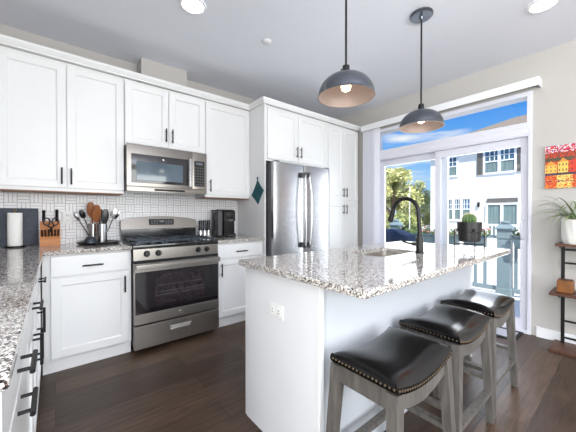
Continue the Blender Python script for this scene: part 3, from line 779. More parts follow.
# carcass with an opening under the sink
b.box(bx0, bx1, by1 - .018, by1, .10, .883); b.box(bx0, bx0 + .018, by0 + .018, by1 - .018, 0, .883); b.box(bx1 - .018, bx1, by0 + .018, by1 - .018, 0, .883)
link('body', b, M['isl'], t)
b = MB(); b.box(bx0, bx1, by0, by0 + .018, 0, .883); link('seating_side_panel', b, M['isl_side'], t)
b = MB(); b.box(.870, .889, .850, 1.440, 0, .883, .001, 1); b.box(.866, .8705, .846, .862, 0, .883, .001, 1); b.box(.870, .895, .846, .8605, 0, .883, .001, 1); link('end_panel', b, M['isl'], t)
b = MB(); b.box(.874, .905, 1.4405, 1.463, 0, .883, .001, 1); link('corner_stile', b, M['cab'], t)
b = MB(); b.box(2.656, 2.672, .850, 1.440, 0, .883, .001, 1); link('far_end_panel', b, M['isl'], t)
b = MB(); b.box(.91, bx1, 1.385, 1.40, 0, .10); link('toe_kick', b, M['cab'], t)
F = face_posY(1.4405)
for i in range(4):
    u0 = .915 + i * .435; add_door(t, F, u0, u0 + .428, .12, .865, u0 + (.39 if i % 2 == 0 else .038), .72)
# power outlet on the end panel
b = MB(); b.box(.863, .8702, 1.093, 1.207, .660, .728, .003, 2); op = link('outlet_plate', b, M['plate'], t)
for yy in (1.125, 1.175):
    b = MB(); b.box(.8612, .8635, yy - .017, yy + .017, .677, .711, .002, 1)
    link('socket', b, M['plate'], op)
b = MB()
for yy in (1.125, 1.175):
    for dz in (-.007, .007): b.box(.8606, .8615, yy - .007, yy + .006, .694 + dz - .0012, .694 + dz + .0012)
link('socket_slots', b, M['dark'], op)
# granite top with a sink cut-out
b = MB(); z0, z1, e = .884, .914, .003
def rect(x0, x1, y0, y1, z): return [Vector((x0, y0, z)), Vector((x1, y0, z)), Vector((x1, y1, z)), Vector((x0, y1, z))]
def rrect(x0, x1, y0, y1, z, r, n=5):
    p = []
    for cx_, cy_, a0 in ((x1 - r, y1 - r, 0), (x0 + r, y1 - r, 90), (x0 + r, y0 + r, 180), (x1 - r, y0 + r, 270)):
        for k in range(n + 1):
            a = math.radians(a0 + 90 * k / n); p.append(Vector((cx_ + r * math.cos(a), cy_ + r * math.sin(a), z)))
    return p
outer = lambda d, z: rrect(IX0 + d, IX1 - d, IY0 + d, IY1 - d, z, .012)
inner = lambda d, z: rrect(SX0 - d, SX1 + d, SY0 - d, SY1 + d, z, .03)
b.loft([inner(0, z0), outer(e, z0), outer(0, z0 + e), outer(0, z1 - e), outer(e, z1), inner(.002, z1), inner(0, z1 - .002), inner(0, z0)], False, False)
bmesh.ops.remove_doubles(b.bm, verts=b.bm.verts[:], dist=1e-5)
one('countertop', 'speckled granite island countertop with the sink cut into it', 'countertop', b, M['granite'], (1.76, 1.04, .884), smooth=30)
# sink
t = thing('sink', 'stainless undermount sink set into the island countertop', 'sink', ((SX0 + SX1) / 2, (SY0 + SY1) / 2, .70))
b = MB(); b.loft([rrect(SX0 - .02, SX1 + .02, SY0 - .02, SY1 + .02, .8825, .04), rrect(SX0 + .004, SX1 - .004, SY0 + .004, SY1 - .004, .882, .035), rrect(SX0 + .01, SX1 - .01, SY0 + .01, SY1 - .01, .72, .035), rrect(SX0 + .03, SX1 - .03, SY0 + .03, SY1 - .03, .705, .03)], False, True)
link('basin', b, M['sink'], t)
b = MB(); b.lathe([(.04, 0), (.04, .004), (.03, .005), (.025, .002)], ((SX0 + SX1) / 2, (SY0 + SY1) / 2, .706), 20); link('drain', b, M['chrome'], t)
# faucet
t = thing('faucet', 'matte black gooseneck faucet beside the island sink', 'faucet', (1.955, .945, ZT))
fx, fy = 1.955, .945
b = MB(); b.lathe([(.029, 0), (.029, .006), (.024, .012), (.0235, .10), (.019, .112)], (fx, fy, ZT), 24); bd = link('body', b, M['black'], t)
b = MB(); r = .1; zc = 1.193; pts = [(fx, fy, ZT + .10), (fx, fy, 1.06)]
for k in range(17):
    a = PI - PI * k / 16 * .90; pts.append((fx - .01 + .010 * math.cos(a), fy + r + r * math.cos(a), zc + r * math.sin(a)))
b.tube(pts, [.019, .0145] + [.0135] * 17, 14); link('spout', b, M['black'], t)
e0 = Vector(pts[-1]); dirv = Vector((0, .30, -1)).normalized()
b = MB(); b.lathe([(.0145, 0), (.016, .02), (.021, .085), (.021, .10), (.015, .102)], e0, 18, axis=dirv); link('spray_head', b, M['black'], t)
b = MB(); b.cyl((fx - .015, fy + .012, .975), (fx - .045, fy + .028, .978), .013); b.tube([(fx - .04, fy + .026, .978), (fx - .075, fy + .048, .985), (fx - .115, fy + .065, .998)], [.008, .007, .006], 10); link('lever', b, M['black'], t)

# cactus in a black pot on a wire stand, on the island
t = thing('plant_stand', 'black wire plant stand at the far end of the island', 'plant stand', (2.39, .800, ZT))
sx, sy = 2.395, .785
for k in range(4):
    a = math.radians(38 + 90 * k); p = Vector((sx + .100 * math.cos(a), sy + .100 * math.sin(a), ZT)); q = Vector((sx + .084 * math.cos(a), sy + .084 * math.sin(a), 0))
    b = MB(); b.tube([p, p + Vector((0, 0, .150)), p + Vector((-.008 * math.cos(a), -.008 * math.sin(a), .158)), (q.x, q.y, ZT + .158), (q.x - .003 * math.cos(a), q.y - .003 * math.sin(a), ZT + .138)], .0042, 8)
    link('leg', b, M['black'], t)
b = MB()
for a in (38, 128):
    a = math.radians(a); d = Vector((math.cos(a), math.sin(a), 0)) * .100
    b.tube([Vector((sx, sy, ZT + .045)) - d, Vector((sx, sy, ZT + .045)) + d], .004, 8)
link('cross_brace', b, M['black'], t)
t = thing('cactus_pot', 'matte black cylindrical pot in the wire stand holding a cactus', 'pot', (sx, sy, ZT + .05))
b = MB(); b.lathe([(.062, .064), (.072, .070), (.0745, .135), (.0785, .139), (.080, .195), (.080, .209), (.076, .209), (.074, .184), (.004, .182)], (sx, sy, ZT), 36); link('pot', b, M['potblack'], t)
b = MB(); b.lathe([(.0738, .183), (.0738, .188), (.004, .192)], (sx, sy, ZT), 24); link('soil', b, M['soil'], t)
t = thing('cactus', 'round green barrel cactus growing in the black pot', 'cactus', (sx, sy, ZT + .18))
b = MB(); R0 = .044; nseg = 64; rings = []
for i in range(1, 16):
    ph = PI * i / 16
    rings.append([Vector((sx + R0 * math.sin(ph) * (1 + .09 * math.cos(16 * 2 * PI * k / nseg)) * math.cos(2 * PI * k / nseg), sy + R0 * math.sin(ph) * (1 + .09 * math.cos(16 * 2 * PI * k / nseg)) * math.sin(2 * PI * k / nseg), ZT + .228 - R0 * 1.0 * math.cos(ph))) for k in range(nseg)])
b.loft(rings); link('body', b, M['cactus'], t, smooth=60)
b = MB()
for k in range(16):
    for i in range(2, 15):
        ph = PI * i / 16; a = 2 * PI * k / 16; n = Vector((math.sin(ph) * math.cos(a), math.sin(ph) * math.sin(a), -math.cos(ph)))
        p = Vector((sx, sy, ZT + .228)) + n * R0 * 1.06
        b.cyl(p - n * .004, p + n * .008 + Vector((0, 0, .003)), .0011, .0003, 4)
o = link('spines', b, M['spine'], t); o['kind'] = 'stuff'

# ---------------------------------------------------------------- bar stools
def make_stool(label):
    t = thing('bar_stool', label, 'stool', (0, 0, 0), 'saddle bar stools at the island')
    HX, HY, Z = .217, .145, .594
    sag = lambda x: .038 * (abs(x) / HX) ** 2 - .038
    def top(u, v):
        x = (u * 2 - 1) * HX; y = (v * 2 - 1) * HY
        ex = 1 - abs(u * 2 - 1) ** 4.5; ey = 1 - abs(v * 2 - 1) ** 2.6
        k = (max(0, ex) * max(0, ey)) ** .6
        return Vector((x, y, Z + .010 + sag(x) + .008 + .044 * k))
    b = MB(); n, m2 = 28, 20
    b.grid(top, n, m2)
    # skirt
    per = [(i / n, 0) for i in range(n)] + [(1, j / m2) for j in range(m2)] + [(1 - i / n, 1) for i in range(n)] + [(0, 1 - j / m2) for j in range(m2)]
    rr = []
    for dz, o in ((.008, 0), (0, .004), (-.012, .005), (-.024, .003), (-.026, -.006)):
        ring = []
        for u, v in per:
            x = (u * 2 - 1) * HX; y = (v * 2 - 1) * HY
            ring.append(Vector((x * (1 + o / HX), y * (1 + o / HY), Z + .010 + sag(x) + dz)))
        rr.append(ring)
    b.loft(rr, False, True)
    bmesh.ops.remove_doubles(b.bm, verts=b.bm.verts[:], dist=.0008)
    seat = link('seat', b, M['leather'], t, smooth=60)
    b = MB()
    def nail(x, y, nx, ny):
        z = Z + .010 + sag(x) - .012
        b.lathe([(.0052, 0), (.004, .003), (.0012, .0042)], (x, y, z), 7, axis=(nx, ny, 0))
    for i in range(25):
        x = -HX + 2 * HX * (i + .5) / 25
        for s in (-1, 1): nail(x, s * (HY + .004), 0, s)
    for i in range(17):
        y = -HY + 2 * HY * (i + .5) / 17
        for s in (-1, 1): nail(s * (HX + .004), y, s, 0)
    nt = link('nailhead_trim', b, M['brass'], seat); nt['label'] = 'row of antique brass nailheads'
    # aprons that follow the saddle
    b = MB(); n = 16; zt = lambda x: Z - .022 + sag(x)
    for s in (-1, 1):
        y0, y1 = s * (HY - .030), s * (HY - .008)
        poly = [(-HX + .015 + (2 * HX - .03) * i / n, 0) for i in range(n + 1)]
        tops = [(x, zt(x)) for x, _ in poly]; bots = [(x, zt(x) - .062 + .012 * (abs(x) / HX)) for x, _ in poly][::-1]
        b.prism(tops + bots, lambda x, z: (x, y0, z), lambda x, z: (x, y1, z))
    for s in (-1, 1):
        b.box(min(s * (HX - .03), s * (HX - .008)), max(s * (HX - .03), s * (HX - .008)), -HY + .015, HY - .015, Z - .092, Z - .022, .002, 1)
    link('apron', b, M['greywood'], t, smooth=30)
    fx, fy = HX + .046, HY + .022; tx, ty = HX - .020, HY - .018
    leg = lambda q, z: Vector((q[0] * (tx + (fx - .02 - tx) * (Z - .02 - z) / (Z - .02)), q[1] * (ty + (fy - .02 - ty) * (Z - .02 - z) / (Z - .02)), z))
    for q in ((-1, -1), (1, -1), (1, 1), (-1, 1)):
        b = MB(); b.bar(leg(q, Z - .024), leg(q, 0.004), .046, .042, .036, .034)
        lg = link('leg', b, M['greywood'], t, smooth=20)
        b = MB(); p = leg(q, 0); b.box(p.x - .012, p.x + .012, p.y - .012, p.y + .012, 0, .006, .002, 1); link('foot_pad', b, M['dark'], lg)
    for s in (-1, 1):
        z = .185; b = MB(); b.bar(leg((-1, s), z), leg((1, s), z), .022, .034, up=(0, 1, 0)); link('stretcher', b, M['greywood'], t, smooth=20)
    for s in (-1, 1):
        z = .255; b = MB(); b.bar(leg((s, -1), z), leg((s, 1), z), .034, .022, up=(0, 0, 1)); link('stretcher', b, M['greywood'], t, smooth=20)
    return t
st = make_stool('nearest black leather saddle bar stool, at the near island corner')
st.location = (1.100, .646, 0)
for x, y, lab in ((1.667, .660, 'middle black leather saddle bar stool of the three'), (2.205, .668, 'farthest black leather saddle bar stool, nearest the patio door')):
    c = copy_tree(st); c.location = (x, y, 0); c['label'] = lab

# ---------------------------------------------------------------- pendants, downlights, detector
def pendant(x, y, label):
    t = thing('pendant_lamp', label, 'pendant lamp', (x, y, ZC), 'dome pendant lamps over the island')
    b = MB(); b.lathe([(.083, 0), (.083, -.012), (.075, -.020), (.02, -.024), (.012, -.04)], (x, y, ZC - .0005), 32); link('canopy', b, M['shade'], t)
    b = MB(); b.cyl((x, y, 2.035), (x, y, ZC - .03), .0065, seg=10); link('rod', b, M['black'], t)
    b = MB(); b.lathe([(.008, 2.048), (.02, 2.042), (.023, 2.001), (.031, 1.994), (.031, 1.980)], (x, y, 0), 20)
    for a in (0, PI): b.cyl((x + .02 * math.cos(a), y + .02 * math.sin(a), 2.008), (x + .042 * math.cos(a), y + .042 * math.sin(a), 2.008), .005, seg=8)
    link('socket', b, M['black'], t)
    R, H = .161, .131; zb = 1.865
    dome = [(R * math.cos(a) ** .9 if a < PI / 2 else 0, zb + H * math.sin(a)) for a in [PI / 2 * i / 16 for i in range(16)]] + [(.022, zb + H)]
    b = MB(); b.lathe([(R + .003, zb - .003)] + [(r, z) for r, z in dome], (x, y, 0), 48, False, True)
    sh = link('lamp_shade', b, M['shade'], t, smooth=60)
    b = MB(); b.lathe([(R + .003, zb - .003), (R - .002, zb - .003)] + [(max(.016, r - .003), z - .003) for r, z in dome], (x, y, 0), 48, False, True)
    link('shade_lining', b, M['shade_in'], sh, smooth=60)
    b = MB(); b.lathe([(.014, 1.985), (.016, 1.962), (.027, 1.938), (.030, 1.922), (.025, 1.904), (.010, 1.895)], (x, y, 0), 24); link('bulb', b, M['bulb'], t, smooth=80)
    ld = bpy.data.lights.new('pendant_bulb_light', 'POINT'); ld.energy = .22; ld.color = (1, .90, .80); ld.shadow_soft_size = .035
    lo = bpy.data.objects.new('bulb_light', ld); COL.objects.link(lo); lo.parent = t; lo.location = (0, 0, 1.862 - ZC)
pendant(1.313, 1.069, 'dome pendant lamp nearer the camera, above the near half of the island')
pendant(2.227, 1.069, 'dome pendant lamp nearer the patio door, its canopy visible on the ceiling')
for x, y, lab in ((.808, 2.102, 'round recessed ceiling light above the range aisle'), (2.815, .443, 'round recessed ceiling light near the patio door wall')):
    t = thing('ceiling_light', lab, 'ceiling light', (x, y, ZC), 'recessed ceiling lights')
    b = MB(); b.lathe([(.098, -.0005), (.096, -.007), (.078, -.010), (.076, -.004)], (x, y, ZC), 36, False, False); link('trim_ring', b, M['trim'], t)
    b = MB(); b.lathe([(.077, -.005), (.06, -.007), (.002, -.008)], (x, y, ZC), 32); link('lens', b, M['can'], t)
b = MB(); b.lathe([(.040, -.0005), (.040, -.006), (.034, -.010), (.024, -.010), (.022, -.012), (.004, -.012)], (1.491, 2.115, ZC), 28)
one('sprinkler_cover', 'small round white sprinkler cover on the ceiling', 'sprinkler cover', b, M['trim'], (1.491, 2.115, ZC))

# ---------------------------------------------------------------- vertical blind
t = thing('vertical_blind', 'white vertical blind bunched left of patio door below its long valance', 'blind', (3.55, 1.6, 2.43))
b = MB(); b.box(3.500, 3.511, .573, 2.575, 2.392, 2.472, .002, 1); b.box(3.511, 3.611, .573, .583, 2.392, 2.472, .002, 1); b.box(3.511, 3.611, 2.565, 2.575, 2.392, 2.472, .002, 1); b.box(3.511, 3.611, .583, 2.565, 2.462, 2.470)
link('valance', b, M['trim'], t)
b = MB(); b.box(3.545, 3.585, .60, 2.555, 2.425, 2.455, .003, 1); link('headrail', b, M['trim'], t)
for k in range(7):
    y = 2.34 + k * .031; a = -math.radians(52 + (k % 3) * 2); c_ = Vector((3.562, y, 0))
    b = MB(); n = 6; pts = []
    for s in range(n + 1):
        q = s / n * 2 - 1; w = .042
        pts.append(Vector((c_.x + q * w * math.cos(a) , c_.y + q * w * math.sin(a) + .004 * (1 - q * q), 0)))
    ring = lambda z: [p + Vector((0, .0007, z)) for p in pts] + [p + Vector((0, -.0007, z)) for p in pts[::-1]]
    b.loft([ring(.05), ring(2.425)]); link('slat', b, M['blind'], t, smooth=40)

# ---------------------------------------------------------------- painting
def paint_mesh():
    me = bpy.data.meshes.new('canvas'); bm = bmesh.new(); NU, NV = 84, 56
    Wd, Hd = .62, .393
    lay = bm.loops.layers.float_color.new('paint')
    vs = [[bm.verts.new((0, -Wd * i / NU, Hd * j / NV)) for j in range(NV + 1)] for i in range(NU + 1)]
    rnd = random.Random(3)
    houses = [(.00, .135, .36, .54, (246, 186, 84)), (.145, .255, .36, .60, (238, 196, 92)), (.27, .42, .36, .62, (214, 62, 40)), (.43, .58, .36, .56, (240, 170, 70)), (.60, .76, .36, .64, (226, 92, 52)), (.78, .98, .36, .56, (244, 206, 120))]
    def colr(u, v):
        j = rnd.random()
        if v > .84:
            return rnd.choice([(206, 44, 60), (232, 70, 60), (250, 240, 240), (110, 40, 110), (236, 220, 232), (184, 30, 50)])
        c = None
        for a, b_, z0, z1, k in houses:
            mid = (a + b_) / 2; roof = z1 + .10 * (1 - abs(u - mid) / ((b_ - a) / 2)) if a <= u <= b_ else -1
            if a <= u <= b_ and z0 <= v <= z1:
                c = k
                fu = ((u - a) / (b_ - a) * 3) % 1; fv = ((v - z0) / (z1 - z0) * 2) % 1
                if .36 < fu < .66 and .3 < fv < .72: c = (52, 44, 60)
                return c
            if a <= u <= b_ and z1 < v < roof: return (172, 52, 34) if k[1] < 150 else (238, 150, 60)
        if v > .72: return rnd.choice([(190, 62, 40), (214, 84, 44), (150, 44, 40), (96, 74, 60)])
        if v > .62: return rnd.choice([(54, 74, 66), (70, 84, 58), (120, 62, 44)])
        if v > .36: return rnd.choice([(196, 70, 38), (222, 104, 44), (140, 50, 40)])
        if v > .30: return rnd.choice([(60, 58, 84), (44, 50, 76), (96, 62, 70)])
        k = rnd.random()
        base = (206, 78, 30) if k < .5 else (240, 150, 60) if k < .75 else (200, 54, 40)
        if .13 < u < .3 and rnd.random() < .6: base = (246, 206, 110)
        if abs(v - .16) < .025 and rnd.random() < .5: base = (84, 60, 90)
        return base
    for i in range(NU):
        for j in range(NV):
            f = bm.faces.new((vs[i][j], vs[i][j + 1], vs[i + 1][j + 1], vs[i + 1][j]))
            c = lin(*colr((i + .5) / NU, (j + .5) / NV))
            for l in f.loops: l[lay] = c
    bm.to_mesh(me); bm.free(); me.materials.append(M['paint']); return me
t = thing('painting', 'colourful red and orange canvas painting of waterside houses', 'painting', (3.585, .541, 1.422))
o = bpy.data.objects.new('canvas', paint_mesh()); COL.objects.link(o); o.parent = t
b = MB(); b.box(3.5855, 3.612, -.079, .541, 1.422, 1.815, .001, 1); link('stretcher_frame', b, M['ceramic'], t)

# ---------------------------------------------------------------- shelf with plant and candle
t = thing('ladder_shelf', 'open shelf of brown boards on a black ladder frame by the wall', 'shelf', (3.45, .15, 0))
UX = 3.535
for y in (.408, -.13):
    b = MB(); b.box(UX - .010, UX + .010, y - .012, y + .012, .022, 1.30 if False else .905, .002, 1); link('upright', b, M['black'], t)
for z in (.865, .745, .225, .075):
    b = MB(); b.box(UX - .007, UX + .007, -.12, .398, z - .008, z + .008, .002, 1); link('rung', b, M['black'], t)
for z0, xx, y1 in ((.905, 3.345, .440), (.485, 3.30, .470), (0.0, 3.30, .468)):
    b = MB(); b.box(xx, 3.588, -.19, y1, z0, z0 + .022, .003, 1); link('shelf_board', b, M['rustwood'], t)
for z0, xx in ((.905, 3.36), (.485, 3.32)):
    for y in (.408, -.13):
        b = MB(); b.box(xx, UX, y - .006, y + .006, z0 - .012, z0 - .0005); link('bracket', b, M['black'], t)
# vase and spider plant
VX, VY, VZ = 3.45, .302, .9275
t = thing('ceramic_vase', 'white textured ceramic vase on the top shelf board', 'vase', (VX, VY, VZ))
b = MB(); nseg = 48; rings = []
for i in range(15):
    k = i / 14; z = VZ + .21 * k; r0 = .094 + .012 * min(1, k * 5) + .003 * k
    rings.append([Vector((VX + (r0 + .0055 * math.sin(6 * (2 * PI * j / nseg) * 2 + i * 1.9) * math.sin(i * 1.6 + .5)) * math.cos(2 * PI * j / nseg), VY + (r0 + .0055 * math.sin(6 * (2 * PI * j / nseg) * 2 + i * 1.9) * math.sin(i * 1.6 + .5)) * math.sin(2 * PI * j / nseg), z)) for j in range(nseg)])
b.loft(rings + [[Vector((VX + .085 * math.cos(2 * PI * j / nseg), VY + .085 * math.sin(2 * PI * j / nseg), VZ + .195)) for j in range(nseg)]]); link('vase_body', b, M['ceramic'], t, smooth=50)
t = thing('spider_plant', 'green spider plant with long arching leaves in the white vase', 'plant', (VX, VY, VZ + .2))
rnd = random.Random(11)
b = MB()
def blade(ang, rise, reach, droop, w):
    p0 = Vector((VX + .02 * math.cos(ang), VY + .02 * math.sin(ang), VZ + .19)); n = 10; L_, R_ = [], []
    d = Vector((math.cos(ang), math.sin(ang), 0)); s = Vector((-math.sin(ang), math.cos(ang), 0))
    for i in range(n + 1):
        k = i / n; p = p0 + d * reach * k + Vector((0, 0, rise * math.sin(PI * min(1, k * .62)) - droop * k * k))
        if p.x > 3.585: p.x = 3.585 - .002 * i
        ww = w * math.sin(PI * (.12 + .88 * k)) ** .7 if k < 1 else .0004
        L_.append(p + s * ww + Vector((0, 0, ww * .5))); R_.append(p - s * ww + Vector((0, 0, ww * .5)))
        if i == 0: mid = []
        mid.append(p)
    vl = [b.bm.verts.new(q) for q in L_]; vm = [b.bm.verts.new(q) for q in mid]; vr = [b.bm.verts.new(q) for q in R_]
    for i in range(n):
        b.bm.faces.new((vl[i], vm[i], vm[i + 1], vl[i + 1])); b.bm.faces.new((vm[i], vr[i], vr[i + 1], vm[i + 1]))
for k in range(34):
    a = rnd.uniform(0, 2 * PI)
    blade(a, rnd.uniform(.08, .24), rnd.uniform(.12, .26), rnd.uniform(.02, .16), rnd.uniform(.004, .0065))
for a, ri, re, dr in ((95, .13, .30, .09), (110, .16, .33, .13), (80, .10, .27, .14), (105, .20, .31, .10), (118, .12, .32, .09), (90, .22, .30, .05), (133, .15, .33, .08), (125, .19, .30, .06), (140, .12, .27, .15), (100, .24, .25, .03), (165, .10, .26, .13), (70, .20, .26, .08)):
    blade(math.radians(a), ri, re, dr, .006)
link('leaves', b, M['leaf'], t, smooth=60)
b = MB(); b.lathe([(.084, .19), (.084, .2), (.003, .203)], (VX, VY, VZ), 24); link('soil', b, M['soil'], t)
t = thing('candle_holder', 'short amber square candle on the middle shelf board', 'candle', (3.42, .378, .5075))
b = MB(); zb = .5075; b.box(3.372, 3.472, .326, .430, zb, zb + .104, .012, 3); link('wax_block', b, M['candle'], t)
b = MB(); b.box(3.378, 3.466, .332, .424, zb + .1035, zb + .110, .003, 1); link('wood_lid', b, M['rustwood'], t)

# door mat
t = thing('door_mat', 'flat mat with black border on the floor at the patio door', 'mat', (3.45, 1.0, 0))
mx0, mx1, my0, my1 = 3.30, 3.585, .695, 1.35
b = MB()
for q in ((mx0, mx0 + .035, my0, my1), (mx1 - .035, mx1, my0, my1), (mx0 + .035, mx1 - .035, my0, my0 + .03), (mx0 + .035, mx1 - .035, my1 - .03, my1)): b.box(*q, 0.0005, .012, .003, 1)
link('border', b, M['mat_b'], t)
b = MB(); b.box(mx0 + .034, mx1 - .034, my0 + .029, my1 - .029, .0005, .009); link('pile', b, M['mat_c'], t)

# ---------------------------------------------------------------- outside: deck, railing, planters
b = MB(); b.box(3.752, 5.56, -3.5, 6.5, -.20, -.10)
for k in range(13): b.box(3.752 + k * .14, 3.752 + k * .14 + .134, -3.5, 6.5, -.1005, -.092, .002, 1)
struct('deck', b, M['deck'])
b = MB(); b.box(3.755, 60, -40, 50, -.75, -.60); struct('ground', b, M['ground'])
RX = 5.45
t = thing('deck_railing', 'blue-grey deck railing with square posts outside the patio door', 'railing', (RX, 1.3, -.09))
py_ = [-2.37, -.54, 1.29, 3.12, 4.95]
b = MB(); b.box(RX - .045, RX + .045, -3.0, 5.8, .80, .84, .004, 1); link('top_rail', b, M['railp'], t)
b = MB(); b.box(RX - .03, RX + .03, -3.0, 5.8, -.03, .035, .004, 1); link('bottom_rail', b, M['railp'], t)
for y in py_:
    b = MB(); b.box(RX - .085, RX + .085, y - .085, y + .085, -.092, .945, .004, 1)
    b.box(RX - .098, RX + .098, y - .098, y + .098, -.092, .03, .004, 1)
    b.box(RX - .095, RX + .095, y - .095, y + .095, .80, .83, .004, 1)
    p = link('post', b, M['railp'], t, smooth=0)
    b = MB(); b.box(RX - .112, RX + .112, y - .112, y + .112, .945, .97, .005, 1)
    q = lambda h, z: [Vector((RX + i * h, y + j * h, z)) for i, j in ((-1, -1), (1, -1), (1, 1), (-1, 1))]
    b.loft([q(.098, .97), q(.066, 1.015), q(.066, 1.03)]); b.lathe([(.04, 1.03), (.062, 1.042), (.062, 1.06), (.03, 1.075)], (RX, y, 0), 16)
    link('post_cap', b, M['railp'], p, smooth=0)
y = -2.9
while y < 5.7:
    if all(abs(y - q) > .13 for q in py_):
        b = MB(); b.box(RX - .018, RX + .018, y - .02, y + .02, .033, .802); link('baluster', b, M['railp'], t, smooth=0)
    y += .135
def planter(y0, y1, label, fl, seed, zt=.86, pl='trailing green foliage in the railing planter'):
    t = thing('rail_planter', label, 'planter', (5.33, (y0 + y1) / 2, .80), 'planters hung on the deck railing')
    b = MB(); x0, x1 = 5.21, 5.40
    q = lambda d, z: [Vector((x0 + d, y0 + d, z)), Vector((x1 - d, y0 + d, z)), Vector((x1 - d, y1 - d, z)), Vector((x0 + d, y1 - d, z))]
    b.loft([q(.03, zt - .19), q(.004, zt - .02), q(-.006, zt - .02), q(-.006, zt), q(.01, zt), q(.014, zt - .03)]); link('box', b, M['planter'], t, smooth=0)
    b = MB(); b.box(x1 - .01, x1 + .10, (y0 + y1) / 2 - .02, (y0 + y1) / 2 + .02, .842, .848); b.box(x1 + .095, x1 + .10, (y0 + y1) / 2 - .02, (y0 + y1) / 2 + .02, .79, .845); link('hook', b, M['black'], t)
    r = random.Random(seed); b = MB(); n = int(420 * (y1 - y0)) + 40
    fb = MB(); nf = 0
    for i in range(n):
        c = Vector((r.uniform(x0 - .02, x1 + .02), r.uniform(y0 - .02, y1 + .02), zt - .02 + abs(r.gauss(0, .055))))
        leafquad(b, c, r, .022)
        if fl and r.random() < .06:
            fb.sphere(c + Vector((0, 0, .03)), .016, u=6, v=4); nf += 1
    link('foliage', b, M['plantleaf'], t, smooth=0)
    if nf: link('blossoms', fb, M['flower'], t)
    else: fb.bm.free()
def leafquad(b, c, r, s):
    d = Vector((r.gauss(0, 1), r.gauss(0, 1), r.gauss(0, 1) + .3)).normalized(); a = d.orthogonal().normalized(); e = d.cross(a)
    th = r.uniform(0, 2 * PI); a, e = a * math.cos(th) + e * math.sin(th), e * math.cos(th) - a * math.sin(th)
    k = s * r.uniform(.7, 1.5)
    v = [b.bm.verts.new(c + p) for p in (-a * k, e * k * .55 + d * k * .15, a * k, -e * k * .55 + d * k * .15)]
    b.bm.faces.new(v)
planter(1.50, 1.76, 'short grey railing planter with flowers just left of the near post', True, 1)
planter(.98, 1.15, 'small grey railing planter right of the near post', False, 2)
planter(1.92, 2.60, 'long grey railing planter behind the door mullion', True, 3, .82)
planter(2.66, 2.98, 'grey railing planter right of the far post', False, 4, .82)

t = thing('covered_grill', 'dark navy covered grill standing on the deck at the railing', 'grill', (4.95, 2.95, -.09))
b = MB(); gx, gy = 4.93, 2.93
q = lambda hx, hy, z: rrect(gx - hx, gx + hx, gy - hy, gy + hy, z, .05, 4)
b.loft([q(.25, .42, -.088), q(.24, .40, .45), q(.245, .40, .70), q(.22, .36, .80), q(.13, .16, .89), q(.10, .10, .90)]); link('cover', b, M['grill'], t, smooth=40)
b = MB(); b.cyl((6.5, 3.385, -.6), (6.5, 3.385, 1.85), .011); one('flag_pole', 'thin white pole standing outside in front of the tree', 'pole', b, M['pole'], (6.5, 3.385, -.6))

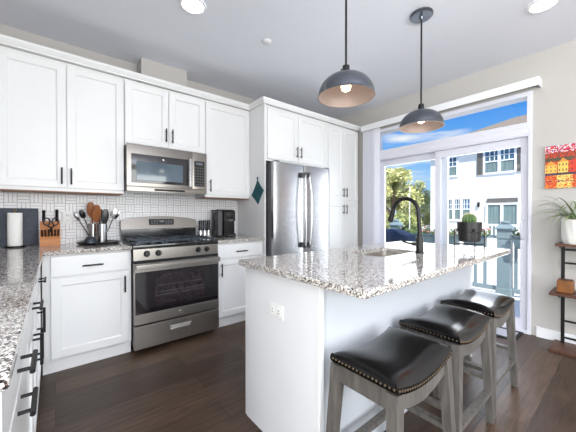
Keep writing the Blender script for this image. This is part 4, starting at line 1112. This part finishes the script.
# ---------------------------------------------------------------- neighbouring house
def house():
    t = thing('neighbour_house', 'white stucco two-storey house across from the deck', 'house', (14, 0, -.6))
    FX = 14.0
    b = MB(); b.box(FX, 24, -9, 6.25, -.598, 4.15); link('walls', b, M['stucco'], t, smooth=0)
    b = MB(); e = .35
    ev = [Vector((FX - e, -9 - e, 4.12)), Vector((24 + e, -9 - e, 4.12)), Vector((24 + e, 6.25 + e, 4.12)), Vector((FX - e, 6.25 + e, 4.12))]
    ev2 = [v + Vector((0, 0, .16)) for v in ev]
    rg = [Vector((17.2, -6.0, 5.85)), Vector((20.8, -6.0, 5.85)), Vector((20.8, 3.66, 5.85)), Vector((17.2, 3.66, 5.85))]
    b.loft([ev, ev2, rg]); link('roof', b, M['roof'], t, smooth=0)
    def window(y0, y1, z0, z1, sashes, grille, m='winblue', shut=None, lower=None):
        b = MB(); w = .075; x0 = FX - .06
        framed(b, x0, FX + .01, y0 - w, y1 + w, z0 - w, z1 + w, w)
        for k in range(1, sashes):
            yy = y0 + (y1 - y0) * k / sashes; b.box(x0, FX + .01, yy - .05, yy + .05, z0, z1)
        f = link('window', b, M['trim'], t, smooth=0)
        b = MB(); b.box(FX - .02, FX - .012, y0, y1, z0, z1); link('pane', b, M[m], f, smooth=0)
        if grille:
            b = MB(); zm = (z0 + z1) / 2; b.box(x0 + .01, FX - .019, y0, y1, zm - .025, zm + .025)
            for s in range(sashes):
                a = y0 + (y1 - y0) * s / sashes; c = y0 + (y1 - y0) * (s + 1) / sashes
                for k in (1, 2): b.box(x0 + .015, FX - .019, a + (c - a) * k / 3 - .014, a + (c - a) * k / 3 + .014, zm, z1)
                b.box(x0 + .015, FX - .019, a, c, (zm + z1) / 2 - .014, (zm + z1) / 2 + .014)
            link('grille', b, M['trim'], f, smooth=0)
        if lower:
            b = MB(); b.box(FX - .024, FX - .021, y0 + .03, y1 - .03, z0 + .02, z0 + (z1 - z0) * lower); link('curtain', b, M['curtain'], f, smooth=0)
        if shut:
            for a, c in shut:
                b = MB(); b.box(FX - .05, FX, a, c, z0 - .06, z1 + .06)
                for k in range(16): b.box(FX - .062, FX - .05, a + .03, c - .03, z0 + (z1 - z0) * (k + .15) / 16, z0 + (z1 - z0) * (k + .75) / 16)
                link('shutter', b, M['shutter'], t, smooth=0)
    window(3.02, 4.00, 2.90, 3.79, 2, True, shut=[(4.09, 4.29), (2.74, 2.93)], lower=.48)
    window(2.93, 3.90, .25, 1.55, 2, False, 'curtain')
    b = MB(); b.box(FX - .05, FX + .01, 2.90, 3.93, 1.66, 1.82); link('transom_light', b, M['shutter'], t, smooth=0)
    window(4.56, 5.54, .95, 1.83, 3, True, lower=.45)
    window(5.10, 5.58, 2.93, 3.72, 1, True, lower=.45)
    b = MB(); b.box(FX - .10, FX, 4.19, 4.27, 1.48, 1.68, .01, 1); link('porch_lamp', b, M['black'], t)
    b = MB(); b.box(12.9, 12.96, 2.4, 4.0, .72, .80)
    for k in range(13): b.box(12.91, 12.95, 2.45 + k * .125, 2.49 + k * .125, -.598, .73)
    link('patio_fence', b, M['trim'], t, smooth=0)
house()

# trees
def tree(x, y, h, rad, label, m, seed, n=5200):
    t = thing('garden_tree', label, 'tree', (x, y, -.6), 'trees beyond the deck railing')
    r = random.Random(seed)
    b = MB(); b.tube([(x, y, -.6), (x + .05, y + .05, h * .3), (x, y - .05, h * .62)], [.14, .11, .05], 10)
    for k in range(5):
        a = 2 * PI * k / 5; b.tube([(x, y, h * (.25 + .05 * k)), (x + rad * .6 * math.cos(a), y + rad * .6 * math.sin(a), h * (.5 + .06 * k))], [.05, .015], 6)
    link('trunk', b, M['bark'], t)
    b = MB(); cl = []
    for k in range(46):
        u = r.random(); a = r.uniform(0, 2 * PI); zz = .02 + .98 * u
        rr = rad * math.sin(PI * min(1, .12 + .84 * zz)) ** .6 * r.uniform(.35, 1)
        cl.append(Vector((x + rr * math.cos(a), y + rr * math.sin(a), -.2 + zz * (h - .15))))
    for i in range(n):
        c = r.choice(cl); d = Vector((r.gauss(0, 1), r.gauss(0, 1), r.gauss(0, 1))).normalized() * rad * .27 * r.random() ** .4
        leafquad(b, c + d, r, .058)
    link('foliage', b, M[m], t, smooth=0)
tree(12.0, 7.05, 3.35, 1.35, 'tall yellow-green tree seen through the left door pane', 'tree1', 5, 15000)
tree(16.0, 8.1, 3.2, 1.3, 'yellow-green tree filling the gap beside the white house', 'tree1', 6, 12000)
tree(10.0, 5.45, 1.35, .80, 'low bushy green tree in front of the taller ones', 'tree2', 8, 9000)
tree(17.5, 12.2, 3.4, 1.6, 'darker tree standing behind at the left pane edge', 'tree2', 9, 9000)
